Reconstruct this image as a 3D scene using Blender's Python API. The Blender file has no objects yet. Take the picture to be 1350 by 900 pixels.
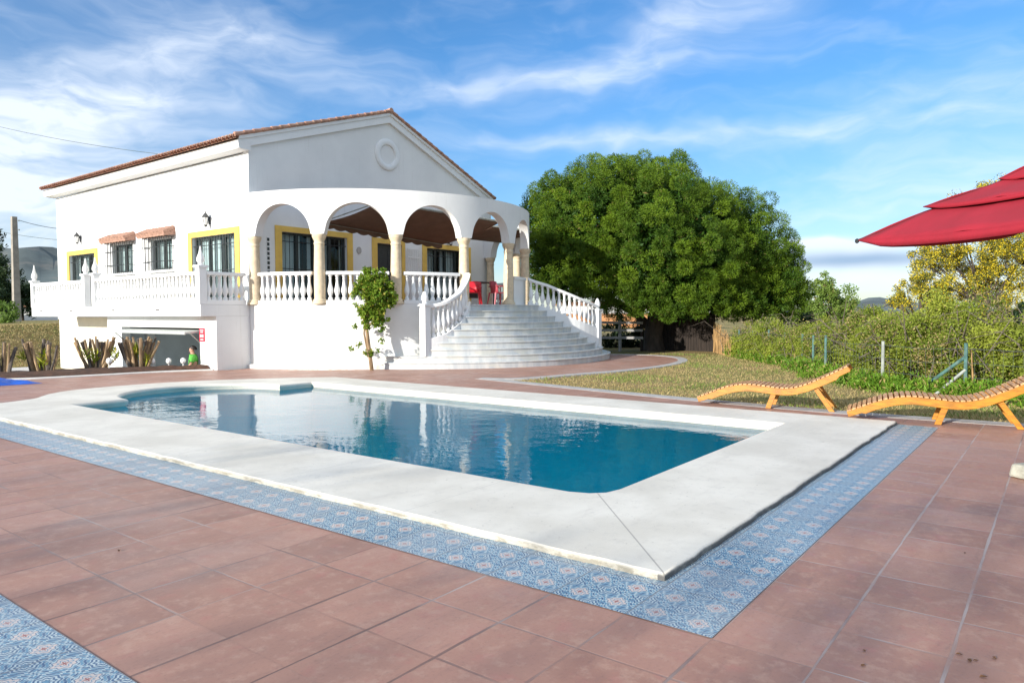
import bpy, math, random
import numpy as np
from mathutils import Vector, Matrix
from mathutils.geometry import tessellate_polygon

PI = math.pi
R = math.radians
sc = bpy.context.scene
COL = sc.collection
random.seed(4)

# ------------------------------------------------------------------ camera, sky, sun, exposure
CAM_H = 1.7
yaw, pitch, roll = R(37.45), R(2.24), R(-0.22)
fwd = Vector((math.cos(yaw) * math.cos(pitch), math.sin(yaw) * math.cos(pitch), -math.sin(pitch)))
rt0 = Vector((math.sin(yaw), -math.cos(yaw), 0))
up0 = rt0.cross(fwd)
rt = rt0 * math.cos(roll) + up0 * math.sin(roll)
upv = rt.cross(fwd)
cam = bpy.data.cameras.new('camera')
cam.sensor_width = 36.0
cam.lens = 950.0 / 1350.0 * 36.0
cam.clip_start = 0.05
cam.clip_end = 12000
camo = bpy.data.objects.new('camera', cam)
COL.objects.link(camo)
camo.matrix_world = Matrix(((rt.x, upv.x, -fwd.x, 0), (rt.y, upv.y, -fwd.y, 0), (rt.z, upv.z, -fwd.z, CAM_H), (0, 0, 0, 1)))
sc.camera = camo

SUN_AZ, SUN_EL = 173.0, 15.0
SUN_STRENGTH = 4.3
SKY_STRENGTH = 0.15
EXPOSURE = 0.72

world = bpy.data.worlds.new('World')
sc.world = world
world.use_nodes = True


class NT:
    """small helper to write node graphs as expressions"""
    def __init__(s, tree):
        s.t = tree; s.n = tree.nodes; s.l = tree.links
    def node(s, typ, **kw):
        n = s.n.new(typ)
        for k, v in kw.items():
            setattr(n, k, v)
        return n
    def put(s, sock, v):
        if isinstance(v, bpy.types.NodeSocket):
            s.l.new(v, sock)
        elif v is not None:
            if hasattr(sock, 'default_value'):
                try:
                    sock.default_value = v
                except Exception:
                    sock.default_value = tuple(v) + (1.0,)
    def m(s, op, a, b=None, c=None, clamp=False):
        n = s.node('ShaderNodeMath', operation=op, use_clamp=clamp)
        s.put(n.inputs[0], a)
        if b is not None: s.put(n.inputs[1], b)
        if c is not None: s.put(n.inputs[2], c)
        return n.outputs[0]
    def add(s, a, b): return s.m('ADD', a, b)
    def sub(s, a, b): return s.m('SUBTRACT', a, b)
    def mul(s, a, b): return s.m('MULTIPLY', a, b)
    def ramp(s, v, lo, hi, a=0.0, b=1.0, smooth=True):
        n = s.node('ShaderNodeMapRange', interpolation_type='SMOOTHSTEP' if smooth else 'LINEAR')
        for i, x in enumerate((v, lo, hi, a, b)): s.put(n.inputs[i], x)
        return n.outputs[0]
    def mix(s, f, a, b, blend='MIX'):
        n = s.node('ShaderNodeMix', data_type='RGBA', blend_type=blend)
        s.put(n.inputs[0], f); s.put(n.inputs[6], a); s.put(n.inputs[7], b)
        return n.outputs[2]
    def noise(s, vec, scale, detail=4, rough=0.55, dist=0.0):
        n = s.node('ShaderNodeTexNoise')
        s.put(n.inputs['Vector'], vec)
        n.inputs['Scale'].default_value = scale; n.inputs['Detail'].default_value = detail
        n.inputs['Roughness'].default_value = rough; n.inputs['Distortion'].default_value = dist
        return n.outputs['Fac']
    def mapping(s, vec, scale=(1, 1, 1), loc=(0, 0, 0), rot=(0, 0, 0)):
        n = s.node('ShaderNodeMapping')
        s.put(n.inputs[0], vec); n.inputs['Scale'].default_value = scale
        n.inputs['Location'].default_value = loc; n.inputs['Rotation'].default_value = rot
        return n.outputs[0]
    def xyz(s, vec):
        n = s.node('ShaderNodeSeparateXYZ'); s.put(n.inputs[0], vec)
        return n.outputs[0], n.outputs[1], n.outputs[2]
    def comb(s, x, y, z):
        n = s.node('ShaderNodeCombineXYZ')
        s.put(n.inputs[0], x); s.put(n.inputs[1], y); s.put(n.inputs[2], z)
        return n.outputs[0]
    def bump(s, h, strength=0.3, dist=0.02):
        n = s.node('ShaderNodeBump')
        n.inputs['Strength'].default_value = strength; n.inputs['Distance'].default_value = dist
        s.put(n.inputs['Height'], h)
        return n.outputs[0]


def build_world():
    N = NT(world.node_tree)
    bg = N.n['Background']
    sky = N.node('ShaderNodeTexSky', sky_type='NISHITA')
    sky.sun_disc = False
    sky.sun_elevation = R(SUN_EL); sky.sun_rotation = R(90 - SUN_AZ)
    sky.altitude = 200; sky.air_density = 1.0; sky.dust_density = 0.4; sky.ozone_density = 3.0
    hs = N.node('ShaderNodeHueSaturation')
    hs.inputs['Saturation'].default_value = 1.08
    tc = N.node('ShaderNodeTexCoord')
    d = tc.outputs['Generated']
    x, y, z = N.xyz(d)
    az = N.mul(N.m('ARCTAN2', y, x), 180 / PI)
    el = N.mul(N.m('ARCSINE', z), 180 / PI)
    tone = N.mix(N.ramp(el, 2.0, 20.0), (.58, .62, .68, 1), (.58, .72, .84, 1))
    N.l.new(N.mix(1.0, sky.outputs[0], tone, 'MULTIPLY'), hs.inputs['Color'])
    # cirrus: streaks laid out in azimuth / elevation, broken up by stretched noise
    v = N.comb(az, el, 0.0)
    w1 = N.noise(N.mapping(v, (0.10, 0.16, 1)), 1.0, 3, 0.5)
    w2 = N.noise(N.mapping(v, (0.10, 0.16, 1), (31, 7, 0)), 1.0, 3, 0.5)
    azw = N.add(az, N.mul(N.sub(w1, 0.5), 14.0))
    elw = N.add(el, N.mul(N.sub(w2, 0.5), 5.0))
    def blob(a0, e0, ang, sa, se, amp):
        c, s_ = math.cos(R(ang)), math.sin(R(ang))
        da, de = N.sub(azw, a0), N.sub(elw, e0)
        p = N.add(N.mul(da, c / sa), N.mul(de, s_ / sa))
        q = N.add(N.mul(da, -s_ / se), N.mul(de, c / se))
        r2 = N.add(N.mul(p, p), N.mul(q, q))
        return N.mul(N.m('EXPONENT', N.mul(r2, -1.0)), amp)
    blobs = [(69, 8, 8, 13, 4.6, 1.3), (67, 15, -18, 9, 3.0, 1.0), (57, 19.5, 8, 6.5, 1.9, .62),
             (36, 17.4, -4, 14, 1.2, .60), (22, 21, -22, 8, 1.7, .60), (28, 13.2, 1, 17, .7, .55), (12, 14.0, -12, 8, 1.0, .40),
             (6, 8.6, -6, 12, 2.6, .50), (12, 4.7, 0, 8, .55, .8), (10, 2.5, 0, 12, 1.1, .55), (2, 14, -14, 9, 1.6, .42),
             (95, 12, 0, 18, 8, .8), (150, 22, 5, 40, 14, .9), (-165, 25, 0, 40, 18, .9), (-110, 30, 0, 45, 20, .75), (-60, 30, 0, 35, 18, .65)]  # clouds outside the view, added to fill the shaded gable and coping
    tot = None
    for b in blobs:
        q = blob(*b)
        tot = q if tot is None else N.add(tot, q)
    wisp = N.noise(N.mapping(N.comb(azw, elw, 0.0), (0.16, 0.62, 1), (3, 1, 0), (0, 0, R(8))), 1.0, 5, 0.52, 0.12)
    fine = N.noise(N.mapping(N.comb(azw, elw, 0.0), (0.5, 1.6, 1), (9, 2, 0), (0, 0, R(10))), 1.0, 5, 0.58, 0.1)
    tex = N.add(N.mul(wisp, 0.72), N.mul(fine, 0.38))
    dens = N.mul(tot, N.ramp(tex, 0.16, 0.92, 0.20, .92))
    veil = N.ramp(wisp, 0.38, 0.85, 0.0, 0.16)
    low = N.add(N.ramp(el, 0.0, 6.0, 0.20, 0.0), N.mul(N.ramp(el, 28.0, 55.0), .72))  # horizon haze, plus an unseen overhead cloud cover added as fill light
    def band(e0, se, a0, sa, amp):
        p = N.m('POWER', N.mul(N.sub(N.add(el, N.mul(N.sub(w2, .5), 1.1)), e0), 1 / se), 2.0)
        q = N.m('POWER', N.mul(N.sub(az, a0), 1 / sa), 2.0)
        return N.mul(N.m('EXPONENT', N.mul(N.add(p, q), -1.0)), amp)
    grey = band(3.7, .65, 12, 7.5, .95)
    dens = N.add(N.add(dens, band(4.9, .42, 12, 7, .55)), N.add(grey, band(2.2, .6, 10, 8, .4)))
    dens = N.m('MINIMUM', N.add(N.add(dens, veil), low), 0.88)
    # the sky's own brightness, cloud lit by the sun
    cl = N.node('ShaderNodeRGB'); cl.outputs[0].default_value = (4.15, 4.5, 5.0, 1)
    # the greyer cloud bank low in the sky
    c2 = N.mix(N.m('MINIMUM', grey, .92), cl.outputs[0], (1.35, 1.95, 3.0, 1))
    col = N.mix(dens, hs.outputs[0], c2)
    N.l.new(col, bg.inputs[0])
    bg.inputs[1].default_value = SKY_STRENGTH


build_world()
sl = bpy.data.lights.new('sun', 'SUN')
sl.energy = SUN_STRENGTH; sl.angle = R(0.53); sl.color = (1.0, 0.95, 0.86)
slo = bpy.data.objects.new('sun', sl)
COL.objects.link(slo)
SD = Vector((math.cos(R(SUN_EL)) * math.cos(R(SUN_AZ)), math.cos(R(SUN_EL)) * math.sin(R(SUN_AZ)), math.sin(R(SUN_EL))))
slo.rotation_euler = (-SD).to_track_quat('-Z', 'Y').to_euler()
slo.location = (-20, 5, 25)
sc.view_settings.view_transform = 'Standard'
sc.view_settings.look = 'None'
sc.view_settings.exposure = EXPOSURE
sc.view_settings.gamma = 1.0
sc.view_settings.use_curve_mapping = False
sc.cycles.use_denoising = True
sc.cycles.max_bounces = 8
sc.cycles.transparent_max_bounces = 12
sc.cycles.caustics_reflective = False
sc.cycles.caustics_refractive = False

# ------------------------------------------------------------------ materials
MATS = {}


def newmat(name):
    m = bpy.data.materials.new(name)
    m.use_nodes = True
    N = NT(m.node_tree)
    b = N.n['Principled BSDF']
    MATS[name] = m
    return m, N, b


def mat(name, col, rough=0.6, var=0.12, scale=3.0, bump=0.0, bscale=40.0, metal=0.0, spec=None, stretch=(1, 1, 1), stain=None):
    m, N, b = newmat(name)
    tc = N.node('ShaderNodeTexCoord').outputs['Object']
    v = N.mapping(tc, stretch)
    n = N.noise(v, scale, 5, 0.6)
    lo = tuple(max(0, c * (1 - var)) for c in col) + (1,)
    hi = tuple(min(1, c * (1 + var)) for c in col) + (1,)
    c = N.mix(N.ramp(n, .3, .7), lo, hi)
    if stain:
        n2 = N.noise(v, stain[1], 6, 0.65)
        c = N.mix(N.mul(N.ramp(n2, stain[3], stain[3] + .2), stain[2]), c, tuple(stain[0]) + (1,))
    N.l.new(c, b.inputs['Base Color'])
    b.inputs['Roughness'].default_value = rough
    b.inputs['Metallic'].default_value = metal
    if spec is not None: b.inputs['Specular IOR Level'].default_value = spec
    if bump:
        N.l.new(N.bump(N.noise(v, bscale, 4, .6), bump, .01), b.inputs['Normal'])
    return m


mat('white_paint', (.80, .80, .79), .55, .03, 2.0, .08, 40)
mat('cream_wall', (.70, .64, .52), .85, .06, 1.5, .2, 50)
mat('column_stone', (.64, .52, .36), .7, .12, 9, .25, 70)
mat('yellow_band', (.72, .47, .10), .7, .07, 3)
mat('dark_metal', (.02, .022, .024), .45, .2, 10)
mat('dark_frame', (.025, .035, .035), .4, .2, 10)
mat('lantern_metal', (.05, .05, .05), .5, .2, 10)
mat('curtain_cloth', (.75, .75, .73), .85, .05, 4)
mat('interior_dark', (.05, .05, .055), .9, .1, 2)
mat('garage_grey', (.55, .59, .60), .85, .08, 1.2)
mat('door_panel', (.55, .58, .56), .5, .05, 2)
mat('roof_tile', (.42, .23, .16), .8, .35, 6, .3, 40, stain=((.40, .30, .22), 3, .6, .50))
mat('hood_tile', (.37, .21, .15), .8, .3, 12, .2, 60)
mat('awning_cloth', (.16, .095, .065), .85, .1, 3)
mat('red_plastic', (.55, .015, .03), .4, .05, 4)
mat('pink_plastic', (.50, .09, .12), .45, .05, 4)
mat('table_dark', (.05, .035, .04), .5, .1, 5)
mat('sign_red', (.55, .02, .05), .5, .05, 4)
mat('sign_white', (.8, .78, .76), .5, .03, 4)
mat('umbrella_cloth', (.27, .006, .018), .8, .12, 2.2, .12, 160)
mat('stone_base', (.34, .33, .27), .85, .25, 9, .5, 40)
mat('wood_orange', (.42, .165, .006), .42, .30, 8, .1, 60, stretch=(4, .6, 4))
mat('wood_slat', (.50, .27, .115), .55, .45, 7, .1, 60, stretch=(1, 6, 4))
mat('bark', (.06, .045, .034), .95, .4, 5, .8, 12, stretch=(1, 1, .35))
mat('thin_branch', (.13, .105, .08), .95, .3, 6)
mat('trunk_cut', (.30, .205, .115), .9, .55, 4, .7, 18, stretch=(3, 3, .5))
mat('dark_board', (.022, .015, .011), .9, .45, 3, .5, 20, stretch=(6, 6, .4))
mat('reed', (.36, .22, .09), .9, .45, 7, .5, 30, stretch=(8, 8, .4))
mat('fence_rail', (.36, .35, .34), .7, .1, 3)
mat('teal_post', (.065, .15, .135), .6, .35, 8, stain=((.25, .24, .2), 5, .6, .5))
mat('grey_pipe', (.28, .30, .27), .6, .2, 8)
mat('wire', (.08, .10, .09), .6, .1, 5)
mat('concrete_pole', (.30, .27, .23), .9, .2, 2, .2, 20)
mat('soil', (.075, .035, .02), .95, .4, 5, 1.0, 9)
mat('soil_orange', (.42, .20, .085), .95, .25, .2)
mat('white_kerb', (.66, .64, .60), .8, .12, 3, .3, 30)
mat('grey_kerb', (.40, .38, .36), .8, .16, 4, .3, 40)
mat('driveway_concrete', (.56, .54, .52), .9, .08, .6, .2, 20)
mat('tarp', (.01, .10, .52), .45, .2, 3, .6, 6)
mat('trunk_grey', (.13, .105, .085), .9, .5, 4, .7, 18, stretch=(3, 3, .5))
mat('globe', (.85, .85, .83), .25, .02, 3)
mat('skin', (.50, .27, .18), .6, .06, 10)
mat('green_shirt', (.10, .42, .055), .85, .12, 8)
mat('trousers', (.05, .06, .09), .85, .15, 8)
mat('hair', (.015, .011, .009), .6, .3, 20)
mat('shoe', (.04, .04, .04), .6, .2, 8)
mat('far_white', (.66, .65, .63), .85, .06, .4)
mat('far_roof', (.42, .20, .10), .85, .2, 1.0)
mat('hill', (.10, .125, .12), .95, .35, .006, stain=((.20, .17, .14), .012, .55, .5))  # grey-blue cast puts the distance haze into the hill colour
mat('dry_leaf', (.16, .075, .03), .8, .4, 20)


def foliage_mat(name, dark, light, third=None, trans=.25, rough=.6):
    m, N, b = newmat(name)
    a = N.node('ShaderNodeAttribute', attribute_name='tint')
    r, g, _ = N.xyz(a.outputs['Vector'])
    c = N.mix(r, tuple(dark) + (1,), tuple(light) + (1,))
    if third:
        c = N.mix(g, c, tuple(third) + (1,))
    N.l.new(c, b.inputs['Base Color'])
    b.inputs['Roughness'].default_value = rough
    b.inputs['Specular IOR Level'].default_value = .25
    tr = N.node('ShaderNodeBsdfTranslucent')
    N.l.new(c, tr.inputs['Color'])
    mx = N.node('ShaderNodeMixShader')
    mx.inputs[0].default_value = trans
    N.l.new(b.outputs[0], mx.inputs[1]); N.l.new(tr.outputs[0], mx.inputs[2])
    N.l.new(mx.outputs[0], N.n['Material Output'].inputs[0])
    return m


foliage_mat('pine_needles', (.022, .070, .006), (.165, .255, .012), (.20, .16, .05), trans=.2)
foliage_mat('hedge_leaves', (.085, .155, .014), (.38, .42, .06), (.50, .37, .17), trans=.38)
foliage_mat('weed_leaves', (.06, .15, .012), (.20, .33, .03), (.35, .27, .10))
foliage_mat('mimosa_leaves', (.08, .11, .035), (.26, .27, .06), (.74, .58, .035), trans=.35)
foliage_mat('far_leaves', (.10, .18, .03), (.28, .38, .08), (.30, .24, .08), trans=.4)
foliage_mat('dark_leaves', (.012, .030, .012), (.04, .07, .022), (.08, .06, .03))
foliage_mat('climber_leaves', (.06, .15, .01), (.24, .34, .03), (.40, .36, .06), trans=.35)
foliage_mat('shoot_leaves', (.12, .20, .01), (.40, .42, .03), (.45, .36, .06))
foliage_mat('dry_grass', (.30, .235, .10), (.42, .33, .15), (.19, .25, .055))


def m_ground():
    m, N, b = newmat('dry_lawn')
    tc = N.node('ShaderNodeTexCoord').outputs['Object']
    n1 = N.noise(tc, .35, 5, .6); n2 = N.noise(tc, 2.2, 5, .65); n3 = N.noise(tc, 14, 4, .7)
    c = N.mix(N.ramp(n1, .40, .62), (.36, .27, .13, 1), (.24, .235, .08, 1))
    c = N.mix(N.mul(N.ramp(n2, .45, .65), .6), c, (.36, .24, .12, 1))
    c = N.mix(N.mul(N.ramp(n3, .4, .7), .45), c, (.11, .10, .03, 1))
    N.l.new(c, b.inputs['Base Color'])
    b.inputs['Roughness'].default_value = .95
    b.inputs['Specular IOR Level'].default_value = .1
    N.l.new(N.bump(n3, .9, .05), b.inputs['Normal'])


def m_patio():
    m, N, b = newmat('terracotta_paving')
    tc = N.node('ShaderNodeTexCoord').outputs['Object']
    P = .5075
    x, y, z = N.xyz(tc)
    wob = N.mul(N.sub(N.noise(tc, 3.0, 3), .5), .012)
    u = N.m('DIVIDE', N.add(N.sub(x, 1.535), wob), P)
    v = N.m('DIVIDE', N.add(N.sub(y, 1.425), wob), P)
    fu, fv = N.m('FRACT', u), N.m('FRACT', v)
    du = N.mul(N.m('MINIMUM', fu, N.sub(1.0, fu)), P)
    dv = N.mul(N.m('MINIMUM', fv, N.sub(1.0, fv)), P)
    wn = N.node('ShaderNodeTexWhiteNoise', noise_dimensions='2D')
    N.l.new(N.comb(N.m('FLOOR', u), N.m('FLOOR', v), 0.0), wn.inputs['Vector'])
    tv, tcol = wn.outputs['Value'], wn.outputs['Color']
    # each paver has its own clay tone and its own grain
    sh = N.node('ShaderNodeVectorMath', operation='ADD')
    N.l.new(tc, sh.inputs[0]); N.l.new(N.node('ShaderNodeVectorMath', operation='SCALE').outputs[0], sh.inputs[1])
    scn = sh.inputs[1].links[0].from_node
    N.l.new(tcol, scn.inputs[0]); scn.inputs['Scale'].default_value = 9.0
    pv = sh.outputs[0]
    n1 = N.noise(pv, 3.2, 6, .62); n2 = N.noise(N.mapping(pv, (1.2, 5, 1)), 3.0, 6, .7); n3 = N.noise(tc, .5, 5, .6)
    n4 = N.noise(tc, 45, 4, .7); n5 = N.noise(pv, 11, 5, .7)
    c = N.mix(tv, (.30, .155, .112, 1), (.425, .232, .172, 1))
    c = N.mix(N.mul(N.ramp(n1, .35, .7), .65), c, (.40, .225, .17, 1))
    c = N.mix(N.mul(N.ramp(n2, .52, .76), .40), c, (.20, .122, .104, 1))
    c = N.mix(N.mul(N.ramp(n3, .46, .70), .45), c, (.38, .28, .245, 1))      # dusty lime bloom
    c = N.mix(N.mul(N.ramp(n5, .48, .68), .50), c, (.47, .30, .225, 1))
    n6 = N.noise(pv, 6.5, 4, .6)
    c = N.mix(N.mul(N.ramp(n6, .54, .72), .40), c, (.40, .165, .135, 1))
    c = N.mix(N.mul(N.ramp(n4, .50, .8), .38), c, (.15, .085, .07, 1))
    # grout, some of it pale, some of it dirty, some worn away
    # joints along y are often almost closed
    gw = N.ramp(N.noise(tc, 1.3, 3), .35, .65, .0035, .008)
    gu = N.mul(N.ramp(du, gw, N.add(gw, .004), 1.0, 0.0), N.ramp(N.noise(tc, 1.1, 3), .42, .60, .10, .75))
    gv = N.mul(N.ramp(dv, gw, N.add(gw, .004), 1.0, 0.0), N.ramp(N.noise(N.mapping(tc, (1, 1, 1), (5, 9, 0)), .8, 3),   .36, .56, .25, .9))
    gm = N.m('MAXIMUM', gu, gv)
    gc = N.mix(N.ramp(N.add(N.noise(tc, .55, 4), N.mul(N.ramp(y, .6, 3.0), -.16)), .30, .52), (.15, .095, .082, 1), (.43, .36, .33, 1))
    c = N.mix(gm, c, gc)
    N.l.new(c, b.inputs['Base Color'])
    N.l.new(N.ramp(n1, .3, .7, .42, .62), b.inputs['Roughness'])
    b.inputs['Specular IOR Level'].default_value = .35
    h = N.add(N.mul(gm, -1.0), N.mul(n4, .18))
    N.l.new(N.bump(h, .45, .006), b.inputs['Normal'])


def m_decor():
    """blue and white hydraulic-style tiles: stars in the cells, rosettes on the cell corners"""
    m, N, b = newmat('blue_pattern_tile')
    tc = N.node('ShaderNodeTexCoord').outputs['Object']
    x, y, z = N.xyz(tc)
    P = .2537
    u = N.m('DIVIDE', N.sub(x, 3.565), P); v = N.m('DIVIDE', N.sub(y, 1.425), P)
    def polar(ox):
        a = N.sub(N.m('FRACT', N.add(u, ox)), .5); c = N.sub(N.m('FRACT', N.add(v, ox)), .5)
        r = N.m('SQRT', N.add(N.mul(a, a), N.mul(c, c)))
        return a, c, r, N.m('ARCTAN2', c, a)
    a, c_, r, th = polar(0.0)
    a2, c2, r2, th2 = polar(0.5)
    nz = N.noise(tc, 120, 3, .6)
    white = (.47, .55, .55, 1); blue = (.022, .085, .19, 1); mid = (.10, .245, .36, 1); pink = (.64, .52, .45, 1)
    # background: pale ground with leafy blue scrolls
    sw = N.m('SINE', N.add(N.mul(r, 46.0), N.mul(N.m('SINE', N.mul(th, 8.0)), 1.6)))
    sw2 = N.m('SINE', N.add(N.mul(r2, 52.0), N.mul(N.m('SINE', N.mul(th2, 8.0)), 1.9)))
    bgm = N.ramp(N.mul(sw, sw2), -.25, .25)
    col = N.mix(bgm, white, blue)
    col = N.mix(N.ramp(N.add(sw, sw2), .2, .9), col, mid)
    # rosette on the corners: concentric petal rings
    pr = N.add(r2, N.mul(N.m('COSINE', N.mul(th2, 8.0)), .018))
    ring = N.m('SINE', N.mul(pr, 74.0))
    ros = N.mix(N.ramp(ring, -.3, .3), blue, white)
    ros = N.mix(N.ramp(pr, .05, .07), mid, ros)
    col = N.mix(N.ramp(pr, .265, .28), ros, col)
    # star flower in the cell: pale blush star, dark red heart, white outline
    sr = N.add(r, N.mul(N.m('COSINE', N.mul(th, 4.0)), -.018))
    sr = N.add(sr, N.mul(N.m('COSINE', N.mul(th, 8.0)), -.026))
    col = N.mix(N.ramp(sr, .25, .265), white, col)
    col = N.mix(N.ramp(sr, .22, .235), blue, col)
    star = N.mix(N.ramp(sr, .045, .065), (.30, .06, .04, 1), pink)
    star = N.mix(N.ramp(N.m('ABSOLUTE', N.sub(sr, .12)), .01, .02), mid, star)
    col = N.mix(N.ramp(sr, .198, .212), star, col)
    col = N.mix(N.mul(N.ramp(nz, .45, .7), .22), col, white)
    dirt = N.noise(tc, 2.2, 6, .65)
    col = N.mix(N.mul(N.ramp(dirt, .5, .75), .35), col, (.30, .30, .28, 1))
    wt = N.node('ShaderNodeTexWhiteNoise', noise_dimensions='2D')
    N.l.new(N.comb(N.m('FLOOR', N.mul(u, .5)), N.m('FLOOR', N.mul(v, .5)), 0.0), wt.inputs['Vector'])
    col = N.mix(N.mul(wt.outputs['Value'], .30), col, (.34, .37, .40, 1))
    # thin joints every two cells
    fu = N.m('FRACT', N.mul(u, .5)); fv = N.m('FRACT', N.mul(v, .5))
    dj = N.m('MINIMUM', N.m('MINIMUM', fu, N.sub(1.0, fu)), N.m('MINIMUM', fv, N.sub(1.0, fv)))
    col = N.mix(N.ramp(dj, .006, .012), (.20, .21, .22, 1), col)
    N.l.new(col, b.inputs['Base Color'])
    b.inputs['Roughness'].default_value = .38
    N.l.new(N.bump(N.noise(tc, 6, 3), .1, .01), b.inputs['Normal'])


def m_coping():
    m, N, b = newmat('coping_stone')
    tc = N.node('ShaderNodeTexCoord').outputs['Object']
    x, y, z = N.xyz(tc)
    n1 = N.noise(tc, .9, 6, .6); n2 = N.noise(tc, 9, 6, .7); n3 = N.noise(tc, 60, 4, .7)
    c = N.mix(N.ramp(n1, .35, .65), (.62, .58, .50, 1), (.74, .70, .615, 1))
    c = N.mix(N.mul(N.ramp(n2, .50, .75), .35), c, (.43, .405, .36, 1))
    st = N.noise(N.mapping(tc, (.5, 3.2, 1)), 1.3, 6, .7)
    c = N.mix(N.mul(N.ramp(st, .52, .72), .30), c, (.52, .48, .42, 1))  # mild stains that also paint the long streaks of light and shade
    spots = N.noise(tc, 26, 2, .5)
    c = N.mix(N.mul(N.ramp(spots, .70, .76), .45), c, (.26, .24, .20, 1))
    c = N.mix(N.mul(N.ramp(n3, .55, .8), .18), c, (.36, .34, .31, 1))
    # mitre joint at the near corner and hairline joints between slabs
    t = N.sub(N.mul(N.sub(x, 4.15), .676), N.mul(N.sub(y, 1.97), .737))
    mit = N.mul(N.ramp(N.m('ABSOLUTE', t), .004, .008, 1.0, 0.0), N.ramp(x, 5.64, 5.68, 1.0, 0.0))
    c = N.mix(N.mul(mit, .6), c, (.22, .20, .18, 1))
    j = N.m('FRACT', N.m('DIVIDE', N.sub(y, 3.4), 1.9))
    jl = N.mul(N.ramp(N.m('ABSOLUTE', N.sub(j, .5)), .0012, .003, 1.0, 0.0), .38)
    jl = N.mul(jl, N.ramp(y, 3.1, 3.2))
    c = N.mix(jl, c, (.3, .28, .25, 1))
    # weathering and lichen along the rough outer edge, with shade painted over them
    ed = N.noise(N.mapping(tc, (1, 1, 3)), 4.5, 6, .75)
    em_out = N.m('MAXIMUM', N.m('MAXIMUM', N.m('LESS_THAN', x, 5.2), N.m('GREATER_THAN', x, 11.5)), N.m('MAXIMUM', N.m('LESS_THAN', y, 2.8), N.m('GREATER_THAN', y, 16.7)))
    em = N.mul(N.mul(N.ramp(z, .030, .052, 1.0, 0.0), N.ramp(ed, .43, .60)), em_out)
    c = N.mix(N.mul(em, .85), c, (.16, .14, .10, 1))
    c = N.mix(N.mul(N.ramp(z, .036, .050, 1.0, 0.0), N.mul(em_out, .55)), c, (.33, .30, .24, 1))  # whole outer edge face darkened: partial shade put into the stone colour
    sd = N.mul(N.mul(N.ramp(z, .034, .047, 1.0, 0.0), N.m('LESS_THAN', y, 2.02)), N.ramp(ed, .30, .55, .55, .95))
    c = N.mix(sd, c, (.105, .10, .095, 1))  # shadow band painted along the near side edge, broken up by noise
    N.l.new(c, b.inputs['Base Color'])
    b.inputs['Roughness'].default_value = .62
    N.l.new(N.bump(N.add(N.mul(n2, .6), N.mul(n3, .4)), .22, .012), b.inputs['Normal'])


def m_marble():
    m, N, b = newmat('step_marble')
    tc = N.node('ShaderNodeTexCoord').outputs['Object']
    n1 = N.noise(N.mapping(tc, (2.5, 2.5, .5)), 1.5, 5, .6); n2 = N.noise(tc, 7, 6, .7)
    wn = N.noise(N.mapping(tc, (1.7, 1.7, 4.9)), 1.0, 0)
    c = N.mix(N.ramp(n1, .35, .66), (.45, .48, .50, 1), (.61, .615, .60, 1))
    c = N.mix(N.mul(N.ramp(n2, .5, .75), .4), c, (.42, .43, .40, 1))
    c = N.mix(N.mul(N.ramp(wn, .55, .6), .3), c, (.60, .56, .44, 1))
    N.l.new(c, b.inputs['Base Color'])
    b.inputs['Roughness'].default_value = .4


def m_wall_dirty():
    m, N, b = newmat('terrace_render')
    tc = N.node('ShaderNodeTexCoord').outputs['Object']
    x, y, z = N.xyz(tc)
    n1 = N.noise(tc, 1.4, 6, .65); n2 = N.noise(N.mapping(tc, (3, 3, .6)), 2.0, 5, .65); n3 = N.noise(tc, 55, 4, .6)
    c = N.mix(N.ramp(n1, .3, .7), (.76, .76, .74, 1), (.81, .81, .79, 1))
    low = N.mul(N.ramp(N.add(z, N.mul(N.sub(n1, .5), .9)), .05, .55, 1.0, 0.0), N.ramp(n2, .42, .62))
    c = N.mix(N.mul(low, .55), c, (.58, .47, .30, 1))
    N.l.new(c, b.inputs['Base Color'])
    b.inputs['Roughness'].default_value = .8
    N.l.new(N.bump(n3, .25, .01), b.inputs['Normal'])


def m_white():
    m, N, b = newmat('white_render')
    tc = N.node('ShaderNodeTexCoord').outputs['Object']
    n1 = N.noise(tc, .8, 5, .6); n2 = N.noise(N.mapping(tc, (4.5, 4.5, .28)), 1.6, 5, .7); n3 = N.noise(tc, 55, 4, .6)
    c = N.mix(N.ramp(n1, .3, .7), (.735, .735, .725, 1), (.80, .80, .785, 1))
    c = N.mix(N.mul(N.ramp(n2, .55, .78), .42), c, (.52, .50, .45, 1))
    N.l.new(c, b.inputs['Base Color'])
    b.inputs['Roughness'].default_value = .85
    N.l.new(N.bump(N.add(N.mul(n3, .5), N.noise(tc, 6, 3)), .25, .012), b.inputs['Normal'])


def m_pool():
    m, N, b = newmat('pool_mosaic')
    tc = N.node('ShaderNodeTexCoord').outputs['Object']
    n1 = N.noise(tc, 1.1, 4); n2 = N.noise(tc, 24, 2, .8)
    c = N.mix(N.ramp(n1, .3, .7), (.003, .70, .90, 1), (.006, .76, .92, 1))
    c = N.mix(N.mul(N.ramp(n2, .4, .7), .35), c, (.004, .54, .76, 1))
    N.l.new(c, b.inputs['Base Color'])
    b.inputs['Roughness'].default_value = .5


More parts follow.
